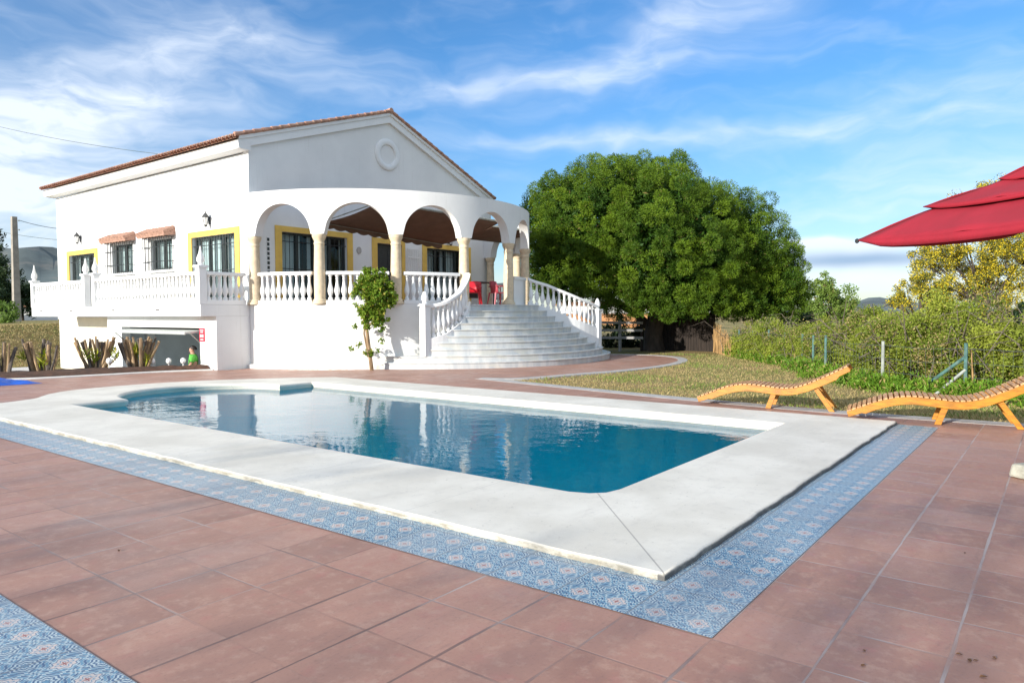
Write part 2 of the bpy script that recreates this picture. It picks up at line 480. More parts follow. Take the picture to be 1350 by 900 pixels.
def m_water():
    m, N, b = newmat('water')
    tc = N.node('ShaderNodeTexCoord').outputs['Object']
    n1 = N.noise(N.mapping(tc, (1.0, 1.0, 1), (0, 0, 0), (0, 0, R(38))), 1.7, 3, .5)
    n2 = N.noise(N.mapping(tc, (1.6, .9, 1), (3, 1, 0), (0, 0, R(38))), 4.2, 3, .55)
    calm = N.ramp(N.noise(tc, .25, 2), .35, .65, .35, 1.0)
    nr = N.bump(N.mul(N.add(N.mul(n1, .7), N.mul(n2, .3)), calm), .32, .05)
    fr = N.node('ShaderNodeFresnel'); fr.inputs['IOR'].default_value = 1.29
    N.l.new(nr, fr.inputs['Normal'])
    gl = N.node('ShaderNodeBsdfGlossy'); gl.inputs['Roughness'].default_value = .01
    N.l.new(nr, gl.inputs['Normal'])
    tr = N.node('ShaderNodeBsdfTransparent'); tr.inputs['Color'].default_value = (.46, 1.0, 1.0, 1)
    mx = N.node('ShaderNodeMixShader')
    N.l.new(fr.outputs[0], mx.inputs[0]); N.l.new(tr.outputs[0], mx.inputs[1]); N.l.new(gl.outputs[0], mx.inputs[2])
    N.l.new(mx.outputs[0], N.n['Material Output'].inputs[0])


def m_glass():
    m, N, b = newmat('window_glass')
    fr = N.node('ShaderNodeFresnel'); fr.inputs['IOR'].default_value = 1.5
    gl = N.node('ShaderNodeBsdfGlossy'); gl.inputs['Roughness'].default_value = .02
    tr = N.node('ShaderNodeBsdfTransparent'); tr.inputs['Color'].default_value = (.86, .92, .93, 1)
    mx = N.node('ShaderNodeMixShader')
    geo = N.node('ShaderNodeNewGeometry')
    f2 = N.mul(N.m('MINIMUM', fr.outputs[0], 1.0), N.sub(1.0, geo.outputs['Backfacing']))
    N.l.new(f2, mx.inputs[0]); N.l.new(tr.outputs[0], mx.inputs[1]); N.l.new(gl.outputs[0], mx.inputs[2])
    N.l.new(mx.outputs[0], N.n['Material Output'].inputs[0])


def m_terrace():
    m, N, b = newmat('terrace_tile')
    tc = N.node('ShaderNodeTexCoord').outputs['Object']
    br = N.node('ShaderNodeTexBrick')
    N.l.new(tc, br.inputs['Vector'])
    br.offset = 0
    br.inputs['Scale'].default_value = 3.0
    br.inputs['Color1'].default_value = (.34, .19, .14, 1); br.inputs['Color2'].default_value = (.29, .16, .12, 1)
    br.inputs['Mortar'].default_value = (.35, .3, .27, 1); br.inputs['Mortar Size'].default_value = .02
    br.inputs['Brick Width'].default_value = 1; br.inputs['Row Height'].default_value = 1
    N.l.new(br.outputs['Color'], b.inputs['Base Color'])
    b.inputs['Roughness'].default_value = .5


for f in (m_ground, m_patio, m_decor, m_coping, m_marble, m_wall_dirty, m_white, m_pool, m_water, m_glass, m_terrace):
    f()


# ------------------------------------------------------------------ mesh helpers
class MB:
    def __init__(s):
        s.v = []; s.f = []
    def add(s, vs, fs):
        o = len(s.v)
        s.v.extend([tuple(p) for p in vs])
        s.f.extend([tuple(i + o for i in f) for f in fs])
        return s
    def box(s, x0, y0, z0, x1, y1, z1, fr=None):
        vs = [(x0, y0, z0), (x1, y0, z0), (x1, y1, z0), (x0, y1, z0), (x0, y0, z1), (x1, y0, z1), (x1, y1, z1), (x0, y1, z1)]
        if fr: vs = [fr(*p) for p in vs]
        return s.add(vs, [(0, 3, 2, 1), (4, 5, 6, 7), (0, 1, 5, 4), (1, 2, 6, 5), (2, 3, 7, 6), (3, 0, 4, 7)])
    def obox(s, c, size, rz=0.0, taper=1.0):
        cz, sz = math.cos(rz), math.sin(rz)
        vs = []
        for k in (-1, 1):
            t = taper if k > 0 else 1.0
            for a, b in ((-1, -1), (1, -1), (1, 1), (-1, 1)):
                x, y = a * size[0] / 2 * t, b * size[1] / 2 * t
                vs.append((c[0] + x * cz - y * sz, c[1] + x * sz + y * cz, c[2] + k * size[2] / 2))
        return s.add(vs, [(0, 3, 2, 1), (4, 5, 6, 7), (0, 1, 5, 4), (1, 2, 6, 5), (2, 3, 7, 6), (3, 0, 4, 7)])
    def tube(s, pts, rad, n=8, cap=True):
        pts = [Vector(p) for p in pts]
        if not hasattr(rad, '__len__'): rad = [rad] * len(pts)
        rings = []
        prev = None
        for i, p in enumerate(pts):
            t = (pts[min(i + 1, len(pts) - 1)] - pts[max(i - 1, 0)]).normalized()
            ref = Vector((0, 0, 1)) if abs(t.z) < .9 else Vector((1, 0, 0))
            a = t.cross(ref).normalized() if prev is None else (prev - t * prev.dot(t)).normalized()
            prev = a
            b = t.cross(a)
            rings.append([p + (a * math.cos(2 * PI * k / n) + b * math.sin(2 * PI * k / n)) * rad[i] for k in range(n)])
        vs = [q for r_ in rings for q in r_]
        fs = []
        for i in range(len(rings) - 1):
            for k in range(n):
                fs.append((i * n + k, i * n + (k + 1) % n, (i + 1) * n + (k + 1) % n, (i + 1) * n + k))
        if cap:
            fs.append(tuple(range(n))[::-1]); fs.append(tuple((len(rings) - 1) * n + k for k in range(n)))
        return s.add(vs, fs)
    def lathe(s, prof, c=(0, 0, 0), n=12, cap=True):
        vs = []
        for r_, z in prof:
            for k in range(n):
                a = 2 * PI * k / n
                vs.append((c[0] + r_ * math.cos(a), c[1] + r_ * math.sin(a), c[2] + z))
        fs = []
        for i in range(len(prof) - 1):
            for k in range(n):
                fs.append((i * n + k, i * n + (k + 1) % n, (i + 1) * n + (k + 1) % n, (i + 1) * n + k))
        if cap:
            fs.append(tuple(range(n))[::-1]); fs.append(tuple((len(prof) - 1) * n + k for k in range(n)))
        return s.add(vs, fs)
    def sheet(s, loops, z, flip=False):
        pts = [[Vector((p[0], p[1], 0)) for p in L] for L in loops]
        flat = [p for L in pts for p in L]
        tris = tessellate_polygon(pts)
        vs = [(p.x, p.y, z) for p in flat]
        fs = []
        for t in tris:
            a, b, c = (flat[i] for i in t)
            ccw = (b - a).cross(c - a).z > 0
            fs.append(tuple(t) if ccw != flip else tuple(t)[::-1])
        return s.add(vs, fs)
    def prism(s, poly, z0, z1, fr=None):
        A = sum(poly[i][0] * poly[(i + 1) % len(poly)][1] - poly[(i + 1) % len(poly)][0] * poly[i][1] for i in range(len(poly)))
        if A < 0: poly = poly[::-1]
        n = len(poly)
        tris = tessellate_polygon([[Vector((p[0], p[1], 0)) for p in poly]])
        vs = [(p[0], p[1], z0) for p in poly] + [(p[0], p[1], z1) for p in poly]
        if fr: vs = [fr(*p) for p in vs]
        fs = []
        for t in tris:
            a, b, c = (Vector(poly[i]) for i in t)
            ccw = (b - a).cross(c - a) > 0
            t = tuple(t) if ccw else tuple(t)[::-1]
            fs.append(tuple(i + n for i in t)); fs.append(t[::-1])
        for i in range(n):
            j = (i + 1) % n
            fs.append((i, j, j + n, i + n))
        return s.add(vs, fs)
    def sweep(s, pts, w, z0, z1, closed=False):
        """block of width w that follows a plan path; z0 / z1 numbers or one per point"""
        n = len(pts)
        z0 = z0 if hasattr(z0, '__len__') else [z0] * n
        z1 = z1 if hasattr(z1, '__len__') else [z1] * n
        vs = []
        for i in range(n):
            a = Vector(pts[(i - 1) % n] if closed or i > 0 else pts[i])
            b = Vector(pts[(i + 1) % n] if closed or i < n - 1 else pts[i])
            p = Vector(pts[i])
            d1 = (p - a).normalized() if (p - a).length > 1e-6 else (b - p).normalized()
            d2 = (b - p).normalized() if (b - p).length > 1e-6 else d1
            n1 = Vector((-d1.y, d1.x)); n2 = Vector((-d2.y, d2.x))
            nn = (n1 + n2).normalized()
            k = w / 2 / max(.5, nn.dot(n1))
            for sgn, zz in ((1, z0[i]), (-1, z0[i]), (-1, z1[i]), (1, z1[i])):
                vs.append((p.x + nn.x * k * sgn, p.y + nn.y * k * sgn, zz))
        fs = []
        for i in range(n if closed else n - 1):
            j = (i + 1) % n
            for k in range(4):
                fs.append((i * 4 + k, i * 4 + (k + 1) % 4, j * 4 + (k + 1) % 4, j * 4 + k))
        if not closed:
            fs.append((3, 2, 1, 0)); fs.append(((n - 1) * 4, (n - 1) * 4 + 1, (n - 1) * 4 + 2, (n - 1) * 4 + 3))
        return s.add(vs, fs)
    def build(s, name, material, parent=None, smooth=False, bevel=0.0, at=None):
        """link the collected faces as one mesh object; with a parent the points are moved into its frame"""
        me = bpy.data.meshes.new(name)
        off = Vector((0, 0, 0))
        if at is not None: off = Vector(at)
        elif parent is not None: off = world_loc(parent)
        me.from_pydata([(p[0] - off.x, p[1] - off.y, p[2] - off.z) for p in s.v], [], s.f)
        me.update()
        o = bpy.data.objects.new(name, me)
        COL.objects.link(o)
        if isinstance(material, str): material = MATS[material]
        me.materials.append(material)
        if smooth:
            me.polygons.foreach_set('use_smooth', [True] * len(me.polygons))
            me.set_sharp_from_angle(angle=R(40))
        if bevel:
            md = o.modifiers.new('bevel', 'BEVEL'); md.width = bevel; md.segments = 2; md.limit_method = 'ANGLE'; md.angle_limit = R(40)
        if parent is not None: o.parent = parent
        elif at is not None: o.location = off
        return o


def world_loc(o):
    p = Vector((0, 0, 0))
    while o is not None:
        p += Vector(o.location); o = o.parent
    return p


def thing(name, label, cat, loc=(0, 0, 0), group=None):
    o = bpy.data.objects.new(name, None)
    COL.objects.link(o)
    o.location = loc
    o.empty_display_size = .2
    return tag(o, label, cat, group)


def tag(o, label, cat, group=None):
    o['label'] = label; o['category'] = cat
    if group: o['group'] = group
    return o


def structure(o, label=None, cat=None):
    o['kind'] = 'structure'
    return o


def stuff(o, label, cat):
    o['kind'] = 'stuff'; o['label'] = label; o['category'] = cat
    return o


def copy_tree(o, parent=None):
    c = o.copy(); COL.objects.link(c); c.parent = parent
    for ch in list(o.children): copy_tree(ch, c)
    return c


def catmull(pts, n=6, closed=False):
    out = []
    P_ = [Vector(p) for p in pts]
    m = len(P_)
    for i in range(m if closed else m - 1):
        p0 = P_[(i - 1) % m] if closed or i > 0 else P_[i]
        p1 = P_[i]; p2 = P_[(i + 1) % m]
        p3 = P_[(i + 2) % m] if closed or i + 2 < m else p2
        for k in range(n):
            t = k / n
            out.append(tuple(.5 * ((2 * p1) + (p2 - p0) * t + (2 * p0 - 5 * p1 + 4 * p2 - p3) * t * t + (3 * p1 - p0 - 3 * p2 + p3) * t ** 3)))
    if not closed: out.append(tuple(P_[-1]))
    return out


def leafmesh(name, material, P_, A_, L_, W_, tint, parent=None, rng=None):
    """many small rhombic leaves: centre P, long axis A, length L, width W"""
    n = len(P_)
    A_ = A_ / np.linalg.norm(A_, axis=1, keepdims=True)
    rnd = rng.normal(size=(n, 3))
    B = np.cross(A_, rnd); B /= np.linalg.norm(B, axis=1, keepdims=True)
    L_ = np.broadcast_to(L_, (n,))[:, None]; W_ = np.broadcast_to(W_, (n,))[:, None]
    V = np.stack([P_ - A_ * L_ / 2, P_ + B * W_ / 2, P_ + A_ * L_ / 2, P_ - B * W_ / 2], 1).reshape(-1, 3)
    if parent is not None:
        V = V - np.array(world_loc(parent))
    me = bpy.data.meshes.new(name)
    me.vertices.add(n * 4); me.loops.add(n * 4); me.polygons.add(n)
    me.vertices.foreach_set('co', V.astype(np.float32).ravel())
    me.loops.foreach_set('vertex_index', np.arange(n * 4, dtype=np.int32))
    me.polygons.foreach_set('loop_start', np.arange(0, n * 4, 4, dtype=np.int32))
    me.polygons.foreach_set('loop_total', np.full(n, 4, dtype=np.int32))
    me.update(calc_edges=True)
    ca = me.color_attributes.new('tint', 'FLOAT_COLOR', 'POINT')
    t4 = np.repeat(np.concatenate([tint, np.ones((n, 4 - tint.shape[1]))], 1), 4, axis=0)
    ca.data.foreach_set('color', t4.astype(np.float32).ravel())
    me.materials.append(MATS[material])
    o = bpy.data.objects.new(name, me)
    COL.objects.link(o)
    if parent is not None: o.parent = parent
    return o


def clump_leaves(C_, rad, per, length, width, rng, radial=.6, flat=1.0, third=.05, tint_spread=.3, shell=.35, zsplit=None):
    """per leaves around each clump centre; returns arrays for leafmesh"""
    n = len(C_)
    rad = np.broadcast_to(rad, (n,))
    d = rng.normal(size=(n, per, 3)); d /= np.linalg.norm(d, axis=2, keepdims=True)
    rr = (shell + (1 - shell) * rng.random((n, per))) ** .7
    off = d * (rr * rad[:, None])[..., None]
    off[..., 2] *= flat
    P_ = (C_[:, None, :] + off).reshape(-1, 3)
    A_ = (d * radial + rng.normal(size=(n, per, 3)) * (1 - radial) * .8).reshape(-1, 3)
    ct = rng.random(n)
    t = np.clip(ct[:, None] * (1 - tint_spread) + rng.random((n, per)) * tint_spread, 0, 1)
    g = (rng.random((n, per)) < third) * 1.0
    L_ = length * (0.7 + .6 * rng.random(n * per)); W_ = width * (.7 + .6 * rng.random(n * per))
    return P_, A_, L_, W_, np.stack([t.ravel(), g.ravel()], 1)


def view_pt(px, py, d):
    """a place given by how the photograph was measured: pixel of the 1350 px print and distance"""
    v = fwd * 950 + rt * (px - 675) - upv * (py - 450)
    return Vector((0, 0, CAM_H)) + v * (d / 950)


# ------------------------------------------------------------------ terrain
def sstep(a, b, x):
    t = np.clip((x - a) / (b - a), 0, 1)
    return t * t * (3 - 2 * t)


BED_BACK = [(5.0, 24.6), (6.5, 24.5), (8.2, 24.2), (9.6, 23.7), (10.6, 22.9), (11.3, 22.0), (11.86, 21.32)]
BED_FRONT = [(5.0, 23.4), (6.2, 22.7), (7.4, 21.95), (8.9, 21.6), (10.4, 21.35), (11.3, 21.0), (11.86, 20.72)]


def height(x, y):
    z = np.full_like(x, -.035)
    z = z + .10 * sstep(16, 34, x) * sstep(20, 6, y)
    bb = np.interp(x, [p[0] for p in BED_BACK], [p[1] for p in BED_BACK])
    zd = -1.15 + .55 * sstep(27, 36, y)
    plateau = sstep(35.8, 42.5, y)
    zz = zd * (1 - plateau) + 1.22 * plateau
    zz = zz + .10 * np.sin(x * .35) * sstep(36, 39, y) * sstep(60, 45, y)
    m = (y > bb - .9) & (x < 25.0)
    z = np.where(m, zz, z)
    z = np.where((x >= 25.0), z + 1.2 * sstep(34, 44, y), z)
    pool = (x > 4.9) & (x < 11.6) & (y > 2.7) & (y < 16.8)
    z = np.where(pool, -2.6, z)
    return z


def build_ground():
    xs = np.concatenate([[-6000, -2000, -700, -300, -150, -90, -60], np.arange(-45, 75, .8), [76, 85, 100, 130, 180, 300, 700, 2000, 6000]])
    X, Y = np.meshgrid(xs, xs, indexing='ij')
    Z = height(X, Y)
    n = len(xs)
    vs = np.stack([X, Y, Z], -1).reshape(-1, 3)
    mb = MB()
    idx = np.arange(n * n).reshape(n, n)
    fs = np.stack([idx[:-1, :-1], idx[1:, :-1], idx[1:, 1:], idx[:-1, 1:]], -1).reshape(-1, 4)
    mb.v = [tuple(p) for p in vs.tolist()]; mb.f = [tuple(f) for f in fs.tolist()]
    structure(mb.build('ground', 'dry_lawn', smooth=True))


build_ground()

# pool outline
ARC_C, ARC_R = (8.32, 14.55), 1.72
INNER = [(5.60, 3.62), (5.66, 3.44), (5.76, 3.34), (5.94, 3.30), (10.95, 3.30), (10.95, 14.55)]
INNER += [(ARC_C[0] + ARC_R * math.cos(R(a)), ARC_C[1] + ARC_R * math.sin(R(a))) for a in range(0, 181, 6)]
INNER += [(5.60, 14.55)]
OUT_ARC = catmull([(12.13, 15.1), (11.4, 15.8), (10.4, 16.55), (9.4, 17.1), (8.42, 17.36), (7.5, 17.42), (6.6, 17.25), (6.0, 16.8), (5.5, 16.15), (4.9, 15.88)], 5)
OUTER = [(4.15, 1.97), (12.13, 1.97)] + OUT_ARC + [(4.15, 15.85)]


def offset_loop(L, d):
    """move a counter-clockwise loop outwards by d"""
    n = len(L); out = []
    for i in range(n):
        a, p, b = Vector(L[i - 1][:2]), Vector(L[i][:2]), Vector(L[(i + 1) % n][:2])
        d1 = (p - a).normalized(); d2 = (b - p).normalized()
        n1 = Vector((d1.y, -d1.x)); n2 = Vector((d2.y, -d2.x))
        nn = (n1 + n2)
        if nn.length < 1e-4: nn = n1
        nn.normalize()
        k = d / max(.45, nn.dot(n1))
        out.append((p.x + nn.x * k, p.y + nn.y * k))
    return out


def loft(mb, loops):
    """loops: list of (loop, z)"""
    n = len(loops[0][0])
    o = len(mb.v)
    for L, z in loops:
        zz = z if hasattr(z, '__len__') else [z] * n
        mb.v.extend([(L[i][0], L[i][1], zz[i]) for i in range(n)])
    for k in range(len(loops) - 1):
        for i in range(n):
            j = (i + 1) % n
            mb.f.append((o + k * n + i, o + k * n + j, o + (k + 1) * n + j, o + (k + 1) * n + i))


def densify(L, step):
    out = []
    n = len(L)
    for i in range(n):
        a, b = Vector(L[i]), Vector(L[(i + 1) % n])
        m = max(1, int((b - a).length / step))
        for k in range(m):
            p = a.lerp(b, k / m); out.append((p.x, p.y))
    return out


ZT = .052


def build_pool():
    # coping: a real slab with a rounded lip towards the water and a chipped outer edge
    rng = random.Random(3)
    zt = ZT
    out = densify(OUTER, .22)
    edge = []
    for p in out:
        j = .011
        sharp = min(math.hypot(p[0] - q[0], p[1] - q[1]) for q in OUTER[:2])
        if sharp < .05: j = 0
        edge.append((p[0] + rng.uniform(-j, j), p[1] + rng.uniform(-j, j)))
    mb = MB()
    e_in = offset_loop(edge, -.022)
    i_out = offset_loop(INNER, .045)
    mb.sheet([e_in, i_out[::-1]], zt)
    loft(mb, [(e_in, zt), (offset_loop(edge, -.008), zt - .005), (edge, zt - .018)][::-1])
    loft(mb, [(offset_loop(edge, -.004), -.02), (edge, zt - .018)])
    lip = [(i_out, zt)]
    for a in (22, 45, 68, 90, 120, 150):
        lip.append((offset_loop(INNER, .045 - .05 * math.sin(R(a))), zt - .05 + .05 * math.cos(R(a))))
    lip.append((offset_loop(INNER, .03), zt - .15))
    loft(mb, lip)
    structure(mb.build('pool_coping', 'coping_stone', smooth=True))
    # basin
    mb = MB()
    wl = offset_loop(INNER, .03)
    loft(mb, [(wl, zt - .12), (wl, -1.55)])
    mb.sheet([wl], -1.55)
    structure(mb.build('pool_basin', 'pool_mosaic'))
    mb = MB()
    mb.sheet([offset_loop(INNER, .028)], -.082)
    structure(mb.build('water', 'water'))


build_pool()

KERB = [(14.45, 12.1), (14.75, 11.4), (15.6, 11.0), (16.85, 10.74), (18.5, 10.35), (20.4, 10.15), (22.2, 10.25), (23.8, 10.65), (25.2, 11.4), (26.0, 12.3), (26.3, 13.4), (26.0, 14.6), (25.0, 15.9)]
EAST = [(13.5, -14), (13.25, -2), (13.05, 2.6), (13.35, 6.0), (13.9, 9.2), (14.45, 12.1)]


def build_paving():
    kerb = catmull(KERB, 6)
    east = catmull(EAST, 5)
    loop = [(-14, -14)] + east[:-1] + kerb + [(24.0, 20.3), (12.2, 20.3), (11.9, 20.6)] + BED_FRONT[::-1] + [(-14, 24.0)]
    hole = offset_loop(INNER, .6)
    mb = MB()
    mb.sheet([loop, hole[::-1]], 0.0)
    structure(mb.build('patio', 'terracotta_paving'))
    # kerbs
    off = lambda P_, d: offset_loop(list(P_) + [(0, 14)], d)[:-1]
    mb = MB(); mb.sweep(kerb, .34, -.12, .012)
    structure(mb.build('path_kerb', 'grey_kerb', bevel=.012))
    mb = MB(); mb.sweep(east, .40, -.12, .006)
    structure(mb.build('patio_kerb', 'grey_kerb', bevel=.01))
    # patterned bands
    mb = MB()
    mb.sheet([[(3.565, 1.425), (4.3, 1.425), (4.3, 16.2), (3.565, 16.2)]], .004)
    mb.sheet([[(4.3, 1.425), (12.15, 1.425), (12.15, 2.0), (4.3, 2.0)]], .004)
    structure(mb.build('tile_band', 'blue_pattern_tile'))
    mb = MB()
    mb.sheet([[(.52, -10), (1.535, -10), (1.535, 15), (.52, 15)]], .004)
    structure(mb.build('tile_border', 'blue_pattern_tile'))
    # planting bed, its white edging and the wall down to the drive
    mb = MB()
    fr, bk = catmull(BED_FRONT, 6), catmull(BED_BACK, 6)
    rng = random.Random(8)
    n = len(fr)
    rows = []
    for t in (0, .12, .3, .5, .7, .88, 1):
        rows.append([(fr[i][0] * (1 - t) + bk[i][0] * t, fr[i][1] * (1 - t) + bk[i][1] * t, .012 + .13 * math.sin(PI * min(1, t * 1.1)) * (.6 + .4 * rng.random()) + (.03 if t else 0)) for i in range(n)])
    o = 0
    for r_ in rows: mb.v.extend(r_)
    for k in range(len(rows) - 1):
        for i in range(n - 1):
            mb.f.append((k * n + i, k * n + i + 1, (k + 1) * n + i + 1, (k + 1) * n + i))
    structure(mb.build('planting_bed', 'soil', smooth=True))
    mb = MB(); mb.sweep([(p[0], p[1] - .14) for p in fr], .30, -.05, .03)
    structure(mb.build('bed_edging', 'white_kerb', bevel=.012))
    mb = MB(); mb.sweep([(p[0], p[1] + .08) for p in bk], .16, -1.4, .03)
    tag(mb.build('retaining_wall', 'white_render'), 'low white retaining wall between the planting bed and the sunken drive', 'wall')
    # drive
    mb = MB()
    xs = np.linspace(-12, 12.0, 25); ys = np.linspace(21.3, 35.6, 24)
    for x in xs:
        for y in ys:
            mb.v.append((x, y, float(-1.15 + .55 * sstep(27, 36, np.array(y))) + .06))
    m = len(ys)
    for i in range(len(xs) - 1):
        for j in range(m - 1):
            if (ys[j] + ys[j + 1]) / 2 > np.interp((xs[i] + xs[i + 1]) / 2, [p[0] for p in BED_BACK], [p[1] for p in BED_BACK]) - .4:
                mb.f.append((i * m + j, (i + 1) * m + j, (i + 1) * m + j + 1, i * m + j + 1))
    structure(mb.build('driveway', 'driveway_concrete'))


build_paving()


def build_hills():
    mb = MB()
    rng = np.random.default_rng(5)
    az = np.radians(np.linspace(-60, 130, 260))
    deg = np.degrees(az)
    h = 10 + 165 * sstep(50, 69, deg) - 55 * sstep(71, 78, deg) + 30 * sstep(80, 110, deg) + 14 * np.exp(-((deg - 10.5) / 3.0) ** 2)
    rough = sum(np.sin(deg * f + rng.random() * 6) * a for f, a in ((.31, 12), (.9, 8), (2.1, 3.5), (5.3, 1.2)))
    h = np.maximum(h + rough, 4)
    D = 2300.0
    n = len(az)
    rows = [(0.72, 0.0), (.80, .35), (.88, .62), (.95, .86), (1.0, 1.0), (1.12, .6), (1.3, 0)]
    for k, (dd, hh) in enumerate(rows):
        j = 1 + .05 * np.sin(deg * 1.7 + k * 2.1) * (1 if 0 < k < 6 else 0)
        zz = h * hh * j
        for i in range(n):
            mb.v.append((D * dd * math.cos(az[i]), D * dd * math.sin(az[i]), float(zz[i]) - 2))
    for k in range(len(rows) - 1):
        for i in range(n - 1):
            mb.f.append((k * n + i, (k + 1) * n + i, (k + 1) * n + i + 1, k * n + i + 1))
    structure(mb.build('hills', 'hill', smooth=True))


build_hills()

# ------------------------------------------------------------------ villa
X0, X1, YF, YB = 13.08, 25.12, 20.4, 35.1
EAVE, APEX, XM = 6.77, 9.24, 19.0
T = 2.0                                   # terrace level
DC, DR = (18.95, 21.25), 5.87             # centre and radius of the round terrace
A0, DA = 189.5, 22.75


def drum(a, r=DR):
    return (DC[0] + r * math.cos(R(a)), DC[1] + r * math.sin(R(a)))


def left_frame(u, n, v):      # u along -Y (to the right seen from outside), n outwards
    return (X0 - n, -u, v)


def front_frame(u, n, v):
    return (u, YF - n, v)


def wall_panel(mb, fr, u0, u1, v0, v1, openings, thick):
    us = sorted({u0, u1} | {o[0] for o in openings} | {o[1] for o in openings})
    vs = sorted({v0, v1} | {o[2] for o in openings} | {o[3] for o in openings})
    def solid(i, j):
        if i < 0 or j < 0 or i >= len(us) - 1 or j >= len(vs) - 1: return False
        cu, cv = (us[i] + us[i + 1]) / 2, (vs[j] + vs[j + 1]) / 2
        return not any(o[0] < cu < o[1] and o[2] < cv < o[3] for o in openings)
    for i in range(len(us) - 1):
        for j in range(len(vs) - 1):
            if not solid(i, j): continue
            a, b, c, d = us[i], us[i + 1], vs[j], vs[j + 1]
            mb.add([fr(a, 0, c), fr(b, 0, c), fr(b, 0, d), fr(a, 0, d)], [(0, 1, 2, 3)])
            mb.add([fr(a, -thick, c), fr(b, -thick, c), fr(b, -thick, d), fr(a, -thick, d)], [(3, 2, 1, 0)])
            if not solid(i - 1, j): mb.add([fr(a, 0, c), fr(a, -thick, c), fr(a, -thick, d), fr(a, 0, d)], [(3, 2, 1, 0)])
            if not solid(i + 1, j): mb.add([fr(b, 0, c), fr(b, -thick, c), fr(b, -thick, d), fr(b, 0, d)], [(0, 1, 2, 3)])
            if not solid(i, j - 1): mb.add([fr(a, 0, c), fr(b, 0, c), fr(b, -thick, c), fr(a, -thick, c)], [(3, 2, 1, 0)])
            if not solid(i, j + 1): mb.add([fr(a, 0, d), fr(b, 0, d), fr(b, -thick, d), fr(a, -thick, d)], [(0, 1, 2, 3)])


SL_L, SL_R, RIDGE = .325, .40, 9.28
villa = thing('villa', 'white villa with arched round terrace, yellow window surrounds and red tiled roof', 'house', (X0, YF, 0))

OPEN_LEFT = [(-23.84, -21.2, T, 4.32), (-26.75, -25.2, 3.32, 4.42), (-29.8, -28.15, 3.32, 4.42), (-33.85, -31.4, T, 4.22)]
OPEN_FRONT = [(14.24, 16.95, T, 4.40), (18.37, 19.62, T, 4.34), (21.0, 23.45, T, 4.34)]


def build_villa_shell():
    mb = MB()
    wall_panel(mb, left_frame, -YB, -YF, -1.3, EAVE, OPEN_LEFT + [(-27.2, -21.0, -1.1, 1.46)], .3)
    wall_panel(mb, front_frame, X0 + .3, X1, -1.3, EAVE, OPEN_FRONT, .3)
    # gable
    mb.prism([(X0, EAVE), (X1, EAVE), (X1, EAVE + .02), (XM, RIDGE - .10), (X0, RIDGE - SL_L * (XM - X0) - .10)], 0, -.3, lambda u, v, n: front_frame(u, n, v))
    mb.box(X1 - .3, YF + .301, -1.3, X1, YB, EAVE)
    mb.box(X0 + .301, YB - .3, -1.3, X1 - .301, YB, EAVE)
    mb.prism([(X0, EAVE), (X1, EAVE), (XM, RIDGE - .1)], 0, -.3, lambda u, v, n: (u, YB - .3 - n, v))
    mb.build('wall', 'white_render', villa)
    # floor / ceiling inside so that the rooms are closed
    mb = MB()
    mb.box(X0 + .32, YF + .32, T - .25, X1 - .32, YB - .32, T - .02)
    mb.box(X0 + .32, YF + .32, 5.2, X1 - .32, YB - .32, 5.3)
    mb.box(X0 + 5.2, YF + .33, T, X0 + 5.3, YB - .33, 5.2)
    mb.build('room_shell', 'interior_dark', villa)


build_villa_shell()


SL_L, SL_R, RIDGE = .325, .40, 9.28


def roof_z(x):
    return RIDGE - (SL_L * (XM - x) if x < XM else SL_R * (x - XM))


